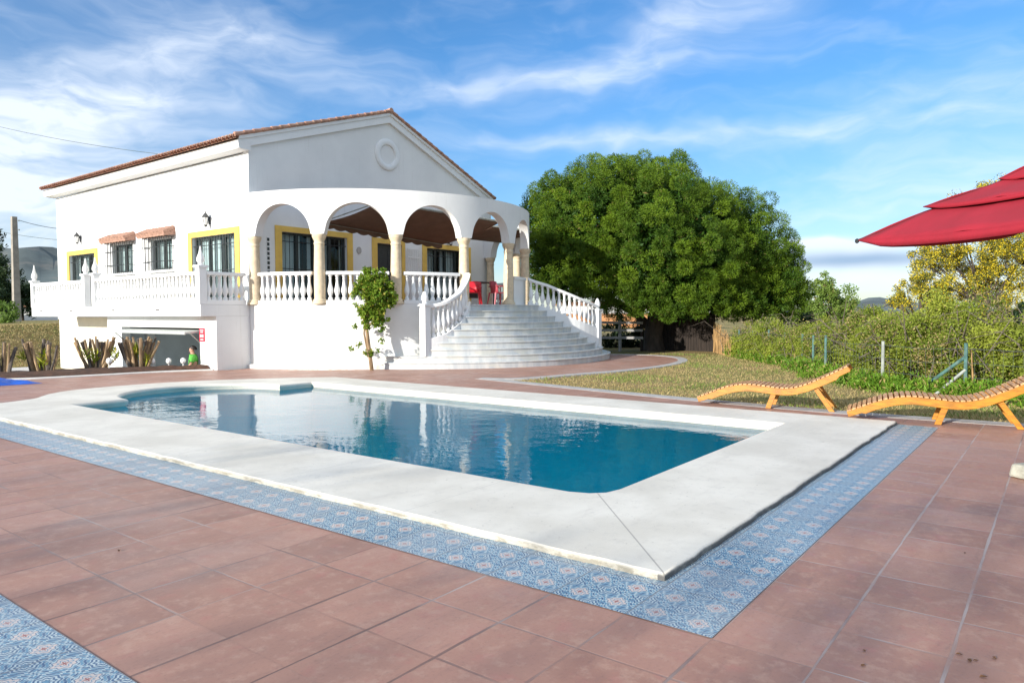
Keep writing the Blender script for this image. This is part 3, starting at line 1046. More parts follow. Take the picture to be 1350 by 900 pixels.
def build_cornice_roof():
    # coved white cornice under the long eave
    mb = MB()
    prof = [(-.02, EAVE + .03), (.37, EAVE + .05), (.39, EAVE + .07), (.43, EAVE + .31), (-.02, EAVE + .31)]
    mb.prism(prof, YF - .12, YB + .2, lambda d, z, y: (X0 - d, y, z))
    mb.build('cornice', 'white_render', villa)
    # raking bands on the gable
    mb = MB()
    for xs in ((X0 - .40, XM), (XM, X1)):
        for (n0, w0, w1) in ((.10, .10, .40), (.15, .02, .14)):
            poly = [(xs[0], roof_z(xs[0]) - w1), (xs[1], roof_z(xs[1]) - w1), (xs[1], roof_z(xs[1]) - w0), (xs[0], roof_z(xs[0]) - w0)]
            mb.prism(poly, .002, n0, lambda u, v, n: front_frame(u, n, v))
    mb.build('gable_moulding', 'white_paint', villa)
    XL, XR = X0 - .56, X1 + .12
    y0, y1 = YF - .17, YB + .3
    nw = 72
    per = (y1 - y0) / nw
    def slope_sheet(xe):
        m = MB()
        cols = nw * 6
        rows = [0, .33, .66, 1.0]
        sg = 1 if xe < XM else -1
        for t in rows:
            x = XM + (xe - XM) * t
            for i in range(cols + 1):
                y = y0 + (y1 - y0) * i / cols
                m.v.append((x, y, roof_z(x) + .045 * math.cos(2 * PI * (y - y0) / per)))
        for k in range(len(rows) - 1):
            for i in range(cols):
                f = (k * (cols + 1) + i, k * (cols + 1) + i + 1, (k + 1) * (cols + 1) + i + 1, (k + 1) * (cols + 1) + i)
                m.f.append(f[::-1] if sg > 0 else f)
        m.add([(XM, y0 + .03, RIDGE - .09), (XM, y1, RIDGE - .09), (xe, y1, roof_z(xe) - .09), (xe, y0 + .03, roof_z(xe) - .09)], [(3, 2, 1, 0) if sg > 0 else (0, 1, 2, 3)])
        return m.build('roof', 'roof_tile', villa, smooth=True)
    slope_sheet(XL)
    slope_sheet(XR)
    # rounded ends of the barrel tiles along the left eave
    mb = MB()
    ze = roof_z(XL)
    for i in range(nw):
        yc = y0 + (i + .02) * per
        for k, (dx, dz, r_) in enumerate(((-.03, .01, .062), (.06, -.055, .055))):
            yy = yc + k * .5 * per
            ring = []
            for L in (0, .4):
                for a in range(0, 181, 30):
                    for rr in (r_, r_ - .02):
                        ring.append((XL + dx + L, yy + rr * math.cos(R(a)), ze + dz + L * SL_L + rr * math.sin(R(a)) - .02))
            fs = []
            for a in range(6):
                fs.append((a * 2, a * 2 + 1, a * 2 + 3, a * 2 + 2))
                fs.append((a * 2, a * 2 + 2, 14 + a * 2 + 2, 14 + a * 2))
                fs.append((a * 2 + 1, 14 + a * 2 + 1, 14 + a * 2 + 3, a * 2 + 3))
            mb.add(ring, fs)
    mb.build('eave_tile', 'roof_tile', villa)
    mb = MB()
    for xe in (XL, XR):
        ns = 20
        for i in range(ns):
            xa, xb = xe + (XM - xe) * i / ns, xe + (XM - xe) * min(1, (i + 1.1) / ns)
            mb.tube([(xa, YF - .16, roof_z(xa) + .03), (xb, YF - .16, roof_z(xb) + .02)], [.068, .052], 8)
    mb.build('verge_tile', 'roof_tile', villa, smooth=True)
    mb = MB()
    for i in range(30):
        ya = YF - .20 + i * .52
        mb.tube([(XM, ya, RIDGE + .03), (XM, ya + .56, RIDGE + .01)], [.11, .085], 8)
    mb.build('ridge_tile', 'roof_tile', villa, smooth=True)
    # round plaster medallion high on the gable
    mb = MB()
    cx_, cz_ = 18.93, 7.68
    n = 40
    prof = [(.40, .0), (.42, .05), (.47, .07), (.60, .07), (.65, .04), (.66, 0.0)]
    for r_, d in prof:
        for k in range(n):
            a = 2 * PI * k / n
            mb.v.append(front_frame(cx_ + r_ * .93 * math.cos(a), d + .001, cz_ + r_ * .9 * math.sin(a)))
    for i in range(len(prof) - 1):
        for k in range(n):
            mb.f.append((i * n + k, i * n + (k + 1) % n, (i + 1) * n + (k + 1) % n, (i + 1) * n + k))
    mb.build('gable_medallion', 'white_paint', villa, smooth=True)


build_cornice_roof()


def window(fr, u0, u1, v0, v1, stiles, surround=True, grille='bars', name='window', curtains=True):
    """frame (the part) with pane, curtain, surround, grille below it"""
    mb = MB()
    w = .07
    n0, n1 = -.20, -.12
    mb.box(u0, n0, v0, u0 + w, n1, v1, lambda a, b, c: fr(a, b, c))
    mb.box(u1 - w, n0, v0, u1, n1, v1, fr)
    mb.box(u0 + w, n0, v1 - w, u1 - w, n1, v1, fr)
    mb.box(u0 + w, n0, v0, u1 - w, n1, v0 + w, fr)
    for s in range(1, stiles):
        uc = u0 + (u1 - u0) * s / stiles
        mb.box(uc - .055, n0, v0 + w, uc + .055, n1 + .01, v1 - w, fr)
    f = mb.build(name, 'dark_frame', villa)
    mb = MB()
    mb.box(u0 + w, -.165, v0 + w, u1 - w, -.155, v1 - w, fr)
    mb.build('pane', 'window_glass', f)
    if curtains:
        mb = MB()
        n = 90
        for i in range(n + 1):
            u = u0 + (u1 - u0) * i / n
            d = -.34 + .035 * math.sin(i * .9) + .015 * math.sin(i * 2.3)
            mb.v.append(fr(u, d, v0)); mb.v.append(fr(u, d, v1))
        gaps = set()
        for s in range(stiles):
            c = int(n * (s + .72) / stiles)
            if s % 2 == 1: gaps |= set(range(c - 7, c + 3))
        for i in range(n):
            if i not in gaps: mb.f.append((i * 2, i * 2 + 2, i * 2 + 3, i * 2 + 1))
        mb.build('curtain', 'curtain_cloth', f, smooth=True)
    if surround:
        b = .25
        mb = MB()
        mb.box(u0 - b, .002, v0 + .001, u0 + .0, .035, v1 + b * .75, fr)
        mb.box(u1, .002, v0 + .001, u1 + b, .035, v1 + b * .75, fr)
        mb.box(u0, .002, v1, u1, .035, v1 + b * .75, fr)
        mb.build('surround', 'yellow_band', f)
    mb = MB()
    if grille == 'bars':
        k = int((u1 - u0) / .16)
        for i in range(1, k):
            u = u0 + (u1 - u0) * i / k
            mb.tube([fr(u, -.05, v0 + .02), fr(u, -.05, v1 - .01)], .010, 5)
        for v in (v0 + .25, (v0 + v1) / 2, v1 - .3):
            mb.box(u0, -.058, v - .012, u1, -.042, v + .012, fr)
        mb.build('grille', 'dark_metal', f)
    elif grille == 'cage':
        d = .26
        o = .09
        k = 11
        for i in range(k + 1):
            u = u0 - o + (u1 - u0 + 2 * o) * i / k
            mb.tube([fr(u, d, v0 - .06), fr(u, d, v1 + .04)], .011, 5)
        for u in (u0 - o, u1 + o):
            for dd in (.06, .16):
                mb.tube([fr(u, dd, v0 - .06), fr(u, dd, v1 + .04)], .011, 5)
        for v in (v0 - .06, v0 + .28, v1 - .3, v1 + .04):
            mb.box(u0 - o - .012, .0, v - .012, u0 - o + .012, d + .012, v + .012, fr)
            mb.box(u1 + o - .012, .0, v - .012, u1 + o + .012, d + .012, v + .012, fr)
            mb.box(u0 - o + .012, d - .012, v - .011, u1 + o - .012, d + .011, v + .011, fr)
        mb.build('grille', 'dark_metal', f)
        # little sloping tiled hood
        mb = MB()
        nt = 9
        for i in range(nt):
            uc = u0 - .24 + (u1 - u0 + .48) * (i + .5) / nt
            r_ = (u1 - u0 + .48) / nt * .52
            mb.tube([fr(uc, .0, v1 + .34), fr(uc, .42, v1 + .13)], [r_ * .9, r_], 8)
        mb.prism([(.0, v1 + .10), (.40, v1 + .05), (.40, v1 + .10), (.0, v1 + .30)], u0 - .24, u1 + .24, lambda n_, v_, u_: fr(u_, n_, v_))
        mb.build('tiled_hood', 'hood_tile', f, smooth=True)
        mb = MB()
        mb.box(u0 - .12, .002, v0 - .10, u1 + .12, .30, v0 - .05, fr)
        mb.build('sill', 'white_paint', f)
    return f


window(left_frame, *OPEN_LEFT[0], 3, True, 'bars')
window(left_frame, *OPEN_LEFT[1], 2, False, 'cage')
window(left_frame, *OPEN_LEFT[2], 2, False, 'cage')
window(left_frame, *OPEN_LEFT[3], 3, True, 'bars')
window(front_frame, *OPEN_FRONT[0], 4, True, 'bars')
window(front_frame, *OPEN_FRONT[2], 4, True, 'bars')


def front_door():
    u0, u1, v0, v1 = OPEN_FRONT[1]
    mb = MB()
    mb.box(u0, -.24, v0, u1, -.18, v1, front_frame)
    for a, b in ((u0 + .12, (u0 + u1) / 2 - .06), ((u0 + u1) / 2 + .06, u1 - .12)):
        for c, d in ((v0 + .2, v0 + .95), (v0 + 1.15, v1 - .2)):
            mb.box(a, -.178, c, b, -.165, d, front_frame)
    d = mb.build('door', 'dark_metal', villa, bevel=.01)
    mb = MB()
    b = .25
    mb.box(u0 - b, .002, v0 + .001, u0, .035, v1 + .19, front_frame)
    mb.box(u1, .002, v0 + .001, u1 + b * .7, .035, v1 + .19, front_frame)
    mb.box(u0, .002, v1, u1, .035, v1 + .19, front_frame)
    mb.build('surround', 'yellow_band', d)
    mb = MB()
    mb.lathe([(.0, 0), (.03, .01), (.03, .05), (0, .06)], front_frame(u1 - .12, -.15, v0 + 1.05), 8)
    mb.build('handle', 'grey_pipe', d)
    # opened white security gate folded against the wall
    mb = MB()
    g0, g1 = 19.86, 20.55
    for i in range(8):
        u = g0 + (g1 - g0) * i / 7
        mb.tube([front_frame(u, .10, T + .04), front_frame(u, .10, 4.22)], .016, 5)
    for v in (T + .06, T + 1.0, 3.9, 4.22):
        mb.box(g0, .085, v - .02, g1, .115, v + .02, front_frame)
    mb.build('gate_leaf', 'white_paint', d)


front_door()


def terrace():
    aL, aR = 188.3, 351.7
    arc = [drum(aL + (aR - aL) * i / 90, 5.97) for i in range(91)]
    mb = MB()
    mb.prism(arc, -.3, T - .004)
    mb.build('terrace_base', 'terrace_render', villa, smooth=True)
    arc2 = [drum(aL + (250 - aL) * i / 30, 6.03) for i in range(31)]
    mb = MB(); mb.sweep(arc2, .14, -.1, .13)
    mb.build('plinth', 'terrace_render', villa, bevel=.02)
    mb = MB(); mb.prism([drum(aL + (aR - aL) * i / 90, 5.93) for i in range(91)], T - .1, T)
    mb.build('terrace_floor', 'terrace_tile', villa)
    # arcade: ring wall with round arches
    SP, TOP = 4.13, 5.49
    half_op = .945
    ro, ri = DR + .16, DR - .16
    mb = MB()
    angs = []
    a = A0 - 3.0
    end = A0 + 7 * DA + 3.0
    while a < end:
        angs.append(a); a += .35
    angs.append(end)
    def zb(a):
        k = (a - A0) / DA
        if k < 0 or k > 7: return SP
        fc = (k - math.floor(k) - .5) * R(DA) * DR
        return SP + (math.sqrt(max(0, half_op ** 2 - fc ** 2)) if abs(fc) < half_op else 0)
    o = 0
    for a in angs:
        z = zb(a)
        p, q = drum(a, ro), drum(a, ri)
        mb.v += [(p[0], p[1], z), (p[0], p[1], TOP), (q[0], q[1], TOP), (q[0], q[1], z)]
    for i in range(len(angs) - 1):
        for k in range(4):
            mb.f.append((i * 4 + k, i * 4 + (k + 1) % 4, (i + 1) * 4 + (k + 1) % 4, (i + 1) * 4 + k))
    mb.f.append((0, 1, 2, 3)); e = (len(angs) - 1) * 4; mb.f.append((e + 3, e + 2, e + 1, e))
    mb.f = [f[::-1] for f in mb.f]
    mb.build('arcade', 'white_render', villa, smooth=True)
    # columns
    for k in range(8):
        x, y = drum(A0 + k * DA)
        mb = MB()
        mb.lathe([(.165, .16), (.172, .6), (.168, 1.1), (.150, 1.82)], (x, y, T), 20)
        c = mb.build('column', 'column_stone', villa, smooth=True)
        mb = MB(); mb.lathe([(.150, 1.80), (.165, 1.83), (.165, 1.86), (.152, 1.88), (.155, 1.93), (.20, 2.02), (.215, 2.06), (.215, 2.128)], (x, y, T), 20)
        mb.build('capital', 'column_stone', c, smooth=True)
        mb = MB(); mb.lathe([(.235, .002), (.235, .06), (.20, .09), (.205, .12), (.175, .16)], (x, y, T), 20)
        mb.build('plinth_block', 'column_stone', c, smooth=True)


terrace()


def balcony_and_garage():
    mb = MB()
    mb.box(11.4, YF + .002, 1.64, X0 - .002, 33.3, T)
    mb.build('balcony', 'white_render', villa, bevel=.015)
    # garage block: front wall with the opening, shaded end wall
    mb = MB()
    fr = lambda u, n, v: (11.9 - n, -u, v)
    wall_panel(mb, fr, -27.7, -YF - .003, -1.3, 1.64, [(-26.6, -21.36, -1.09, 1.28)], .3)
    mb.box(12.2, YF + .003, -1.3, X0 + .2, YF + .3, 1.64)
    mb.box(12.2, 27.4, -1.3, X0 - .002, 27.7, 1.64)
    mb.build('garage_wall', 'white_render', villa)
    # cream wall further back under the balcony
    mb = MB(); mb.box(X0 - .03, 27.72, -1.3, X0 - .003, 34.95, 1.60)
    mb.build('basement_facing', 'cream_wall', villa)
    # interior of the garage
    mb = MB()
    x0, x1, y0, y1, z0, z1 = 12.21, 18.0, YF + .9, 27.3, -1.09, 1.45
    q = [(x0, y0, z0), (x1, y0, z0), (x1, y1, z0), (x0, y1, z0), (x0, y0, z1), (x1, y0, z1), (x1, y1, z1), (x0, y1, z1)]
    mb.add(q, [(0, 1, 2, 3), (7, 6, 5, 4), (4, 5, 1, 0), (5, 6, 2, 1), (6, 7, 3, 2)])
    mb.build('garage_interior', 'garage_grey', villa)
    # up-and-over door, swung open under the lintel
    mb = MB()
    mb.prism([(11.45, 1.16), (11.45, 1.10), (13.6, 1.24), (13.6, 1.30)], 21.45, 26.5, lambda a, b, c: (a, c, b))
    for i in range(9):
        x = 11.50 + i * .24
        mb.box(x, 21.5, 1.075 + (x - 11.45) * .065, x + .03, 26.45, 1.10 + (x - 11.45) * .065)
    d = mb.build('garage_door', 'door_panel', villa)
    mb = MB()
    for y in (21.41, 26.55):
        mb = MB(); mb.tube([(11.6, y, 1.13), (12.6, y, .2)], .02, 6)
        mb.build('door_arm', 'grey_pipe', d)
    # drain spouts under the balustrade
    for y in (22.9, 26.0, 29.4, 32.2):
        mb = MB(); mb.tube([(11.42, y, 1.86), (11.30, y, 1.85)], .03, 8)
        mb.build('drain_spout', 'grey_kerb', villa)


balcony_and_garage()

# ------------------------------------------------------------------ balustrades and posts
BAL_PROF = [(.070, 0), (.070, .07), (.045, .085), (.040, .11), (.060, .16), (.085, .24), (.080, .31), (.055, .40), (.040, .50), (.036, .56), (.050, .58), (.036, .60), (.045, .64), (.062, .655), (.062, .70)]
BAL_MESH = {}


def baluster_mesh(h):
    key = round(h, 2)
    if key not in BAL_MESH:
        mb = MB(); mb.lathe([(r_, z / .70 * h) for r_, z in BAL_PROF], (0, 0, 0), 12)
        o = mb.build('baluster', 'white_paint', smooth=True)
        BAL_MESH[key] = o.data
        bpy.data.objects.remove(o)
    return BAL_MESH[key]


def path_at(pts, s):
    acc = 0
    for i in range(len(pts) - 1):
        a, b = Vector(pts[i]), Vector(pts[i + 1])
        L = (b - a).length
        if acc + L >= s or i == len(pts) - 2:
            t = (s - acc) / L if L else 0
            return a.lerp(b, t), i + t
        acc += L


def plen(pts): return sum((Vector(pts[i + 1]) - Vector(pts[i])).length for i in range(len(pts) - 1))


def balustrade(label, pts, z_base, z_foot, z_top, n, group=None, base_w=.2, skip=(0.0, 0.0)):
    """z_base: underside of the solid curb, z_foot: top of curb, z_top: top of rail (numbers or one per point)"""
    k = len(pts)
    lst = lambda z: list(z) if hasattr(z, '__len__') else [z] * k
    zb, zf, zt = lst(z_base), lst(z_foot), lst(z_top)
    t = thing('balustrade', label, 'balustrade', (pts[0][0], pts[0][1], zb[0]), group)
    mb = MB(); mb.sweep(pts, base_w, zb, zf)
    mb.build('base', 'white_paint', t)
    mb = MB(); mb.sweep(pts, .22, [z - .10 for z in zt], [z - .02 for z in zt]); mb.sweep(pts, .16, [z - .02 for z in zt], zt)
    mb.build('rail', 'white_paint', t)
    L = plen(pts)
    for i in range(n):
        s = L * skip[0] + L * (1 - skip[0] - skip[1]) * (i + .5) / n
        p, fi = path_at(pts, s)
        i0 = min(int(fi), k - 2); ft = fi - i0
        f = zf[i0] * (1 - ft) + zf[i0 + 1] * ft; tp = zt[i0] * (1 - ft) + zt[i0 + 1] * ft
        b = bpy.data.objects.new('baluster', baluster_mesh(tp - .095 - f + .01))
        COL.objects.link(b); b.parent = t
        b.location = (p.x - pts[0][0], p.y - pts[0][1], f - .005 - zb[0])
    return t


def newel(x, y, z0, z1, tip, label, w=.24, group='white posts with pointed tops'):
    t = thing('balustrade_post', label, 'post', (x, y, z0), group)
    mb = MB()
    mb.obox((x, y, (z0 + z1) / 2), (w, w, z1 - z0))
    mb.build('shaft', 'white_paint', t, bevel=.01)
    mb = MB(); mb.obox((x, y, z1 + .035), (w + .08, w + .08, .07))
    mb.lathe([(.10, .07), (.075, .10), (.07, .13), (.115, .20), (.105, .30), (.05, .44), (.012, tip - z1)], (x, y, z1), 10)
    mb.build('finial', 'white_paint', t, smooth=True)
    return t


XB = 11.5
balustrade('long white balcony balustrade over the garage door', [(XB, 20.62), (XB, 27.5)], T + .001, 2.14, 2.99, 30, 'white balustrades')
balustrade('short white balcony balustrade at the far left end', [(XB, 28.55), (XB, 33.1)], T + .001, 2.14, 2.97, 20, 'white balustrades')
balustrade('white balustrade on the shaded end of the balcony', [(XB + .12, YF + .1), (X0 - .16, YF + .1)], T + .001, 2.14, 2.99, 7, 'white balustrades')
newel(XB, YF + .12, T + .001, 3.10, 3.74, 'white pointed post at the balcony corner above the garage')
newel(XB, 27.62, T + .001, 3.12, 3.76, 'white pointed balcony post at the end of the long balustrade', .22)
newel(XB, 28.42, T + .001, 3.12, 3.76, 'white pointed balcony post across the gap from the long balustrade', .22)
newel(XB, 33.22, T + .001, 3.02, 3.72, 'leftmost white pointed post at the outer end of the balcony', .22)

seg_names = ['white balustrade under the first arch beside the balcony', 'white balustrade under the second arch behind the green climber',
             'white balustrade under the third arch left of the stairs']
for k in range(3):
    a, b = A0 + k * DA + 2.2, A0 + (k + 1) * DA - 2.2
    balustrade(seg_names[k], [drum(a + (b - a) * i / 10, DR + .0) for i in range(11)], T + .001, 2.12, 3.0, 9, 'white balustrades')
a, b = A0 + 4 * DA + 2.0, A0 + 4 * DA + 15.5
mb = MB(); pp = [drum(a + (b - a) * i / 6, DR + .02) for i in range(7)]
mb.sweep(pp, .18, T + .001, 2.9); mb.sweep(pp, .24, 2.9, 3.0)
tag(mb.build('parapet', 'white_paint'), 'short solid white parapet right of the stair top column', 'parapet')
for k, lab in ((5, 'white balustrade on the right flank of the round terrace, in front of the pine'), (6, 'white balustrade at the rear right of the terrace behind the red chairs')):
    a, b = A0 + k * DA + 2.2, A0 + (k + 1) * DA - 2.2
    balustrade(lab, [drum(a + (b - a) * i / 8, DR) for i in range(9)], T + .001, 2.12, 3.0, 9, 'white balustrades')

# ------------------------------------------------------------------ fan stairs
FC, FR = (20.9, 19.35), 6.45
LW = catmull([(15.93, 15.55), (16.55, 15.28), (17.2, 15.22), (17.62, 15.30)], 5)
RW = catmull([(23.88, 14.22), (22.95, 14.45), (22.05, 15.0), (21.35, 15.60)], 5)


def fan(r_, a):
    return (FC[0] + r_ * math.cos(R(a)), FC[1] + r_ * math.sin(R(a)))


def stairs():
    t = thing('staircase', 'fan of ten pale marble steps climbing to the round terrace', 'stairs', (19.5, 14.5, 0))
    lwx, lwy = [p[0] for p in LW], [p[1] for p in LW]
    for i in range(10):
        q = i / 9
        c = (FC[0] + (19.65 - FC[0]) * q, FC[1] + (20.35 - FC[1]) * q)
        r_ = FR + (5.42 - FR) * q
        pol = lambda a: (c[0] + r_ * math.cos(R(a)), c[1] + r_ * math.sin(R(a)))
        z0, z1 = (0.0 if i == 0 else .199 * i - .05), .199 * (i + 1)
        if i < 2:
            arc = [pol(a) for a in np.linspace(206, 318 - i * 5, 80)]
            poly = arc + [(23.5, 16.6), (20, 16.3), (15.9, 17.2)]
        else:
            arc = [pol(a) for a in np.linspace(206, 300, 120)]
            arc = [p for p in arc if p[0] > 15.95 and p[1] < np.interp(p[0], lwx, lwy)]
            rwx = [p[0] for p in RW][::-1]; rwy = [p[1] for p in RW][::-1]
            arc = [p for p in arc if p[0] < 21.35 or p[1] < np.interp(p[0], rwx, rwy)]
            wing = [p for p in RW if math.hypot(p[0] - c[0], p[1] - c[1]) < r_ and p[0] < arc[-1][0] - .02]
            lwing = [p for p in LW if p[0] > arc[0][0] + .02][::-1]
            poly = arc + wing + [(21.3, 16.2), (18.5, 16.0)] + lwing
        mb = MB(); mb.prism(poly, z0, z1 - .035)
        s = mb.build('step', 'step_marble', t)
        # tread slab with a small nosing
        big = [(p[0] + (p[0] - c[0]) / r_ * .025, p[1] + (p[1] - c[1]) / r_ * .025) for p in arc]
        mb = MB(); mb.prism(big + poly[len(arc):], z1 - .035, z1)
        mb.build('tread', 'step_marble', s, bevel=.01)
    return t


stairs()
nl = len(LW); sL = np.linspace(0, 1, nl)
zt = np.interp(sL, [0, .3, .6, .85, 1], [1.93, 2.06, 2.38, 2.78, 3.0])
balustrade('left curved stair balustrade sweeping down beside the green climber', LW, 0.0, list(zt - .92 - .12 * (1 - sL)), list(zt), 9, 'white balustrades', .22, (.10, .04))
newel(15.90, 15.53, .395, 1.93, 2.30, 'tall white pointed post at the foot of the left stair balustrade', .24)
nr = len(RW); sR = np.linspace(0, 1, nr)
zt = np.interp(sR, [0, .35, .75, 1], [1.96, 2.30, 2.78, 3.0])
balustrade('right curved stair balustrade descending towards the pine tree', RW, 0.0, list(zt - .88), list(zt), 13, 'white balustrades', .22, (.05, .0))
newel(23.93, 14.2, .395, 1.78, 2.26, 'white pointed post at the foot of the right stair balustrade', .24)

# ------------------------------------------------------------------ things on the house
def awning():
    def onY(px, py, Y):
        v = fwd * 950 + rt * (px - 675) - upv * (py - 450)
        t = Y / v.y
        return Vector((0, 0, CAM_H)) + v * t
    t = thing('awning', 'brown cloth awning with scalloped edge hung under the terrace arches', 'awning', (18.5, 18.5, 4.6))
    a0, a1 = onY(424, 293, 19.6), onY(583, 322, 18.2)
    b0, b1 = Vector((a0.x + .2, a0.y - 2.6, 5.18)), Vector((a1.x + 1.1, a1.y - 1.9, 5.02))
    mb = MB()
    nu, nv = 24, 8
    for i in range(nu + 1):
        for j in range(nv + 1):
            u, v = i / nu, j / nv
            p = a0.lerp(a1, u).lerp(b0.lerp(b1, u), v)
            p.z -= .10 * math.sin(PI * v) * (1 + .15 * math.sin(u * 30))
            mb.v.append(tuple(p))
    for i in range(nu):
        for j in range(nv):
            q = i * (nv + 1) + j
            mb.f.append((q, q + 1, q + nv + 2, q + nv + 1))
    o = mb.build('canopy', 'awning_cloth', t, smooth=True)
    sd = o.modifiers.new('thickness', 'SOLIDIFY'); sd.thickness = .012
    mb = MB()
    n = 140
    for i in range(n + 1):
        p = a0.lerp(a1, i / n)
        drop = .13 + .06 * abs(math.sin(PI * 11 * i / n))
        mb.v.append(tuple(p)); mb.v.append((p.x, p.y, p.z - drop))
    for i in range(n): mb.f.append((i * 2, i * 2 + 1, i * 2 + 3, i * 2 + 2))
    o = mb.build('valance', 'awning_cloth', t)
    sd = o.modifiers.new('thickness', 'SOLIDIFY'); sd.thickness = .01
    mb = MB(); mb.tube([b0, b1], .04, 8); mb.tube([a0, a1], .025, 8)
    mb.tube([a0, b0], .02, 6); mb.tube([a1, b1], .02, 6)
    mb.build('frame_tube', 'grey_pipe', t)
    # second, smaller awning near the right arches
    t2 = thing('awning', 'narrow brown cloth awning at the right end of the terrace', 'awning', (22.6, 18.3, 4.6))
    mb = MB()
    c = [Vector((20.9, 18.9, 4.66)), Vector((23.6, 18.5, 4.62)), Vector((23.5, 17.0, 4.95)), Vector((21.2, 17.2, 4.98))]
    for i in range(9):
        for j in range(5):
            p = c[0].lerp(c[1], i / 8).lerp(c[3].lerp(c[2], i / 8), j / 4); p.z -= .05 * math.sin(PI * j / 4)
            mb.v.append(tuple(p))
    for i in range(8):
        for j in range(4):
            q = i * 5 + j; mb.f.append((q, q + 1, q + 6, q + 5))
    o = mb.build('canopy', 'awning_cloth', t2, smooth=True)
    sd = o.modifiers.new('thickness', 'SOLIDIFY'); sd.thickness = .012
    mb = MB(); mb.tube([c[0], c[1]], .025, 8); mb.tube([c[3], c[2]], .03, 8)
    mb.tube([c[2], drum(A0 + 6 * DA, DR - .17) + (4.9,)], .02, 6); mb.tube([c[3], drum(A0 + 5 * DA, DR - .17) + (4.9,)], .02, 6)
    mb.build('frame_tube', 'grey_pipe', t2)


awning()


def lantern(fr, u, v, label):
    p = fr(u, .0, v)
    t = thing('wall_lantern', label, 'lantern', p, 'black wall lanterns')
    mb = MB()
    mb.box(u - .05, .002, v - .12, u + .05, .03, v + .12, fr)
    mb.tube([fr(u, .03, v - .05), fr(u, .14, v - .08), fr(u, .15, v + .06), fr(u, .15, v + .14)], .014, 6)
    mb.build('bracket', 'lantern_metal', t)
    c = fr(u, .15, v)
    mb = MB(); mb.lathe([(.055, -.16), (.10, .10)], c, 6, cap=False)
    for k in range(6):
        a = 2 * PI * k / 6
        mb.tube([(c[0] + .055 * math.cos(a), c[1] + .055 * math.sin(a), c[2] - .16), (c[0] + .10 * math.cos(a), c[1] + .10 * math.sin(a), c[2] + .10)], .009, 4)
    mb.f = mb.f[6:]
    mb.build('cage', 'lantern_metal', t)
    mb = MB(); mb.lathe([(.05, -.15), (.092, .09)], c, 6)
    mb.build('glass', 'globe', t)
    mb = MB(); mb.lathe([(.135, .10), (.12, .13), (.05, .22), (.02, .25), (.025, .28), (0.004, .30)], c, 6)
    mb.build('cap', 'lantern_metal', t)
    mb = MB(); mb.lathe([(.02, -.22), (.065, -.17), (.06, -.155)], c, 6)
    mb.build('drop', 'lantern_metal', t)


lantern(left_frame, -22.7, 4.82, 'black wall lantern above the large balcony door')
lantern(left_frame, -32.7, 4.86, 'black wall lantern above the far left balcony door')
lantern(front_frame, 22.3, 4.72, 'black wall lantern under the terrace arches by the right window')

# ornament with a row of small dark plaques, and a switch plate, on the shaded terrace wall
t = thing('wall_ornament', 'narrow upright wall ornament of dark tiles left of the terrace window', 'ornament', front_frame(13.72, 0, 3.6))
mb = MB(); mb.box(13.68, .002, 2.95, 13.78, .015, 4.2, front_frame)
mb.build('backing', 'white_paint', t)
for i in range(8):
    mb = MB(); v = 3.0 + i * .15
    mb.box(13.69, .016, v, 13.77, .028, v + .10, front_frame)
    mb.build('tile', 'dark_frame', t)
mb = MB(); mb.prism([(17.50 + .11 * math.cos(a), 4.0 + .13 * math.sin(a)) for a in np.linspace(0, 2 * PI, 16, False)], .002, .03, lambda u, v, n: front_frame(u, n, v))
tag(mb.build('wall_plaque', 'grey_kerb', bevel=.008), 'small grey oval plaque on the terrace wall between window and door', 'plaque')

# red sign on the garage pillar
fr = lambda u, n, v: (11.9 - n, -u, v)
t = thing('wall_sign', 'small red sign with pale marks on the garage pillar', 'sign', fr(-21.22, 0, 1.0))
mb = MB(); mb.box(-21.36, .002, .86, -21.06, .02, 1.28, fr)
mb.build('plate', 'sign_red', t)
mb = MB()
for u, v, w, h in ((-21.31, 1.20, .20, .025), (-21.29, 1.14, .16, .022), (-21.31, .99, .08, .09), (-21.20, .99, .08, .09), (-21.30, .91, .18, .025)):
    mb.box(u, .0205, v, u + w, .023, v + h, fr)
mb.build('lettering', 'sign_white', t)


# ------------------------------------------------------------------ terrace furniture
def plastic_chair(material, label, x, y, rz):
    t = thing('plastic_chair', label, 'chair', (0, 0, 0), 'plastic chairs on the terrace')
    seat = MB()
    pts = [(-.24, -.24), (.24, -.24), (.22, .22), (-.22, .22)]
    seat.prism(pts, .42, .45)
    seat.build('seat', material, t, bevel=.01)
    bk = MB()
    n = 8
    for i in range(n + 1):
        a = -1 + 2 * i / n
        for z, yy in ((.44, .21), (.62, .235), (.84, .29)):
            bk.v.append((.24 * a * (1 if z < .8 else .9), yy - .07 * a * a, z - (.03 * a * a if z > .8 else 0)))
    for i in range(n):
        for k in range(2): bk.f.append((i * 3 + k, i * 3 + k + 1, i * 3 + k + 4, i * 3 + k + 3))
    o = bk.build('backrest', material, t, smooth=True)
    sd = o.modifiers.new('thickness', 'SOLIDIFY'); sd.thickness = .025
    for s in (-1, 1):
        m = MB(); m.tube([(.26 * s, -.22, 0), (.25 * s, -.22, .60), (.25 * s, -.16, .65), (.25 * s, .10, .66), (.23 * s, .22, .66)], .022, 6)
        m.build('armrest', material, t, smooth=True)
        m = MB(); m.tube([(.21 * s, -.21, .43), (.255 * s, -.24, 0)], [.028, .02], 6); m.build('leg', material, t)
        m = MB(); m.tube([(.20 * s, .21, .44), (.24 * s, .28, 0)], [.03, .02], 6); m.build('leg', material, t)
    t.location = (x, y, T); t.rotation_euler = (0, 0, rz); t.scale = (1.15, 1.15, 1.08)
    return t


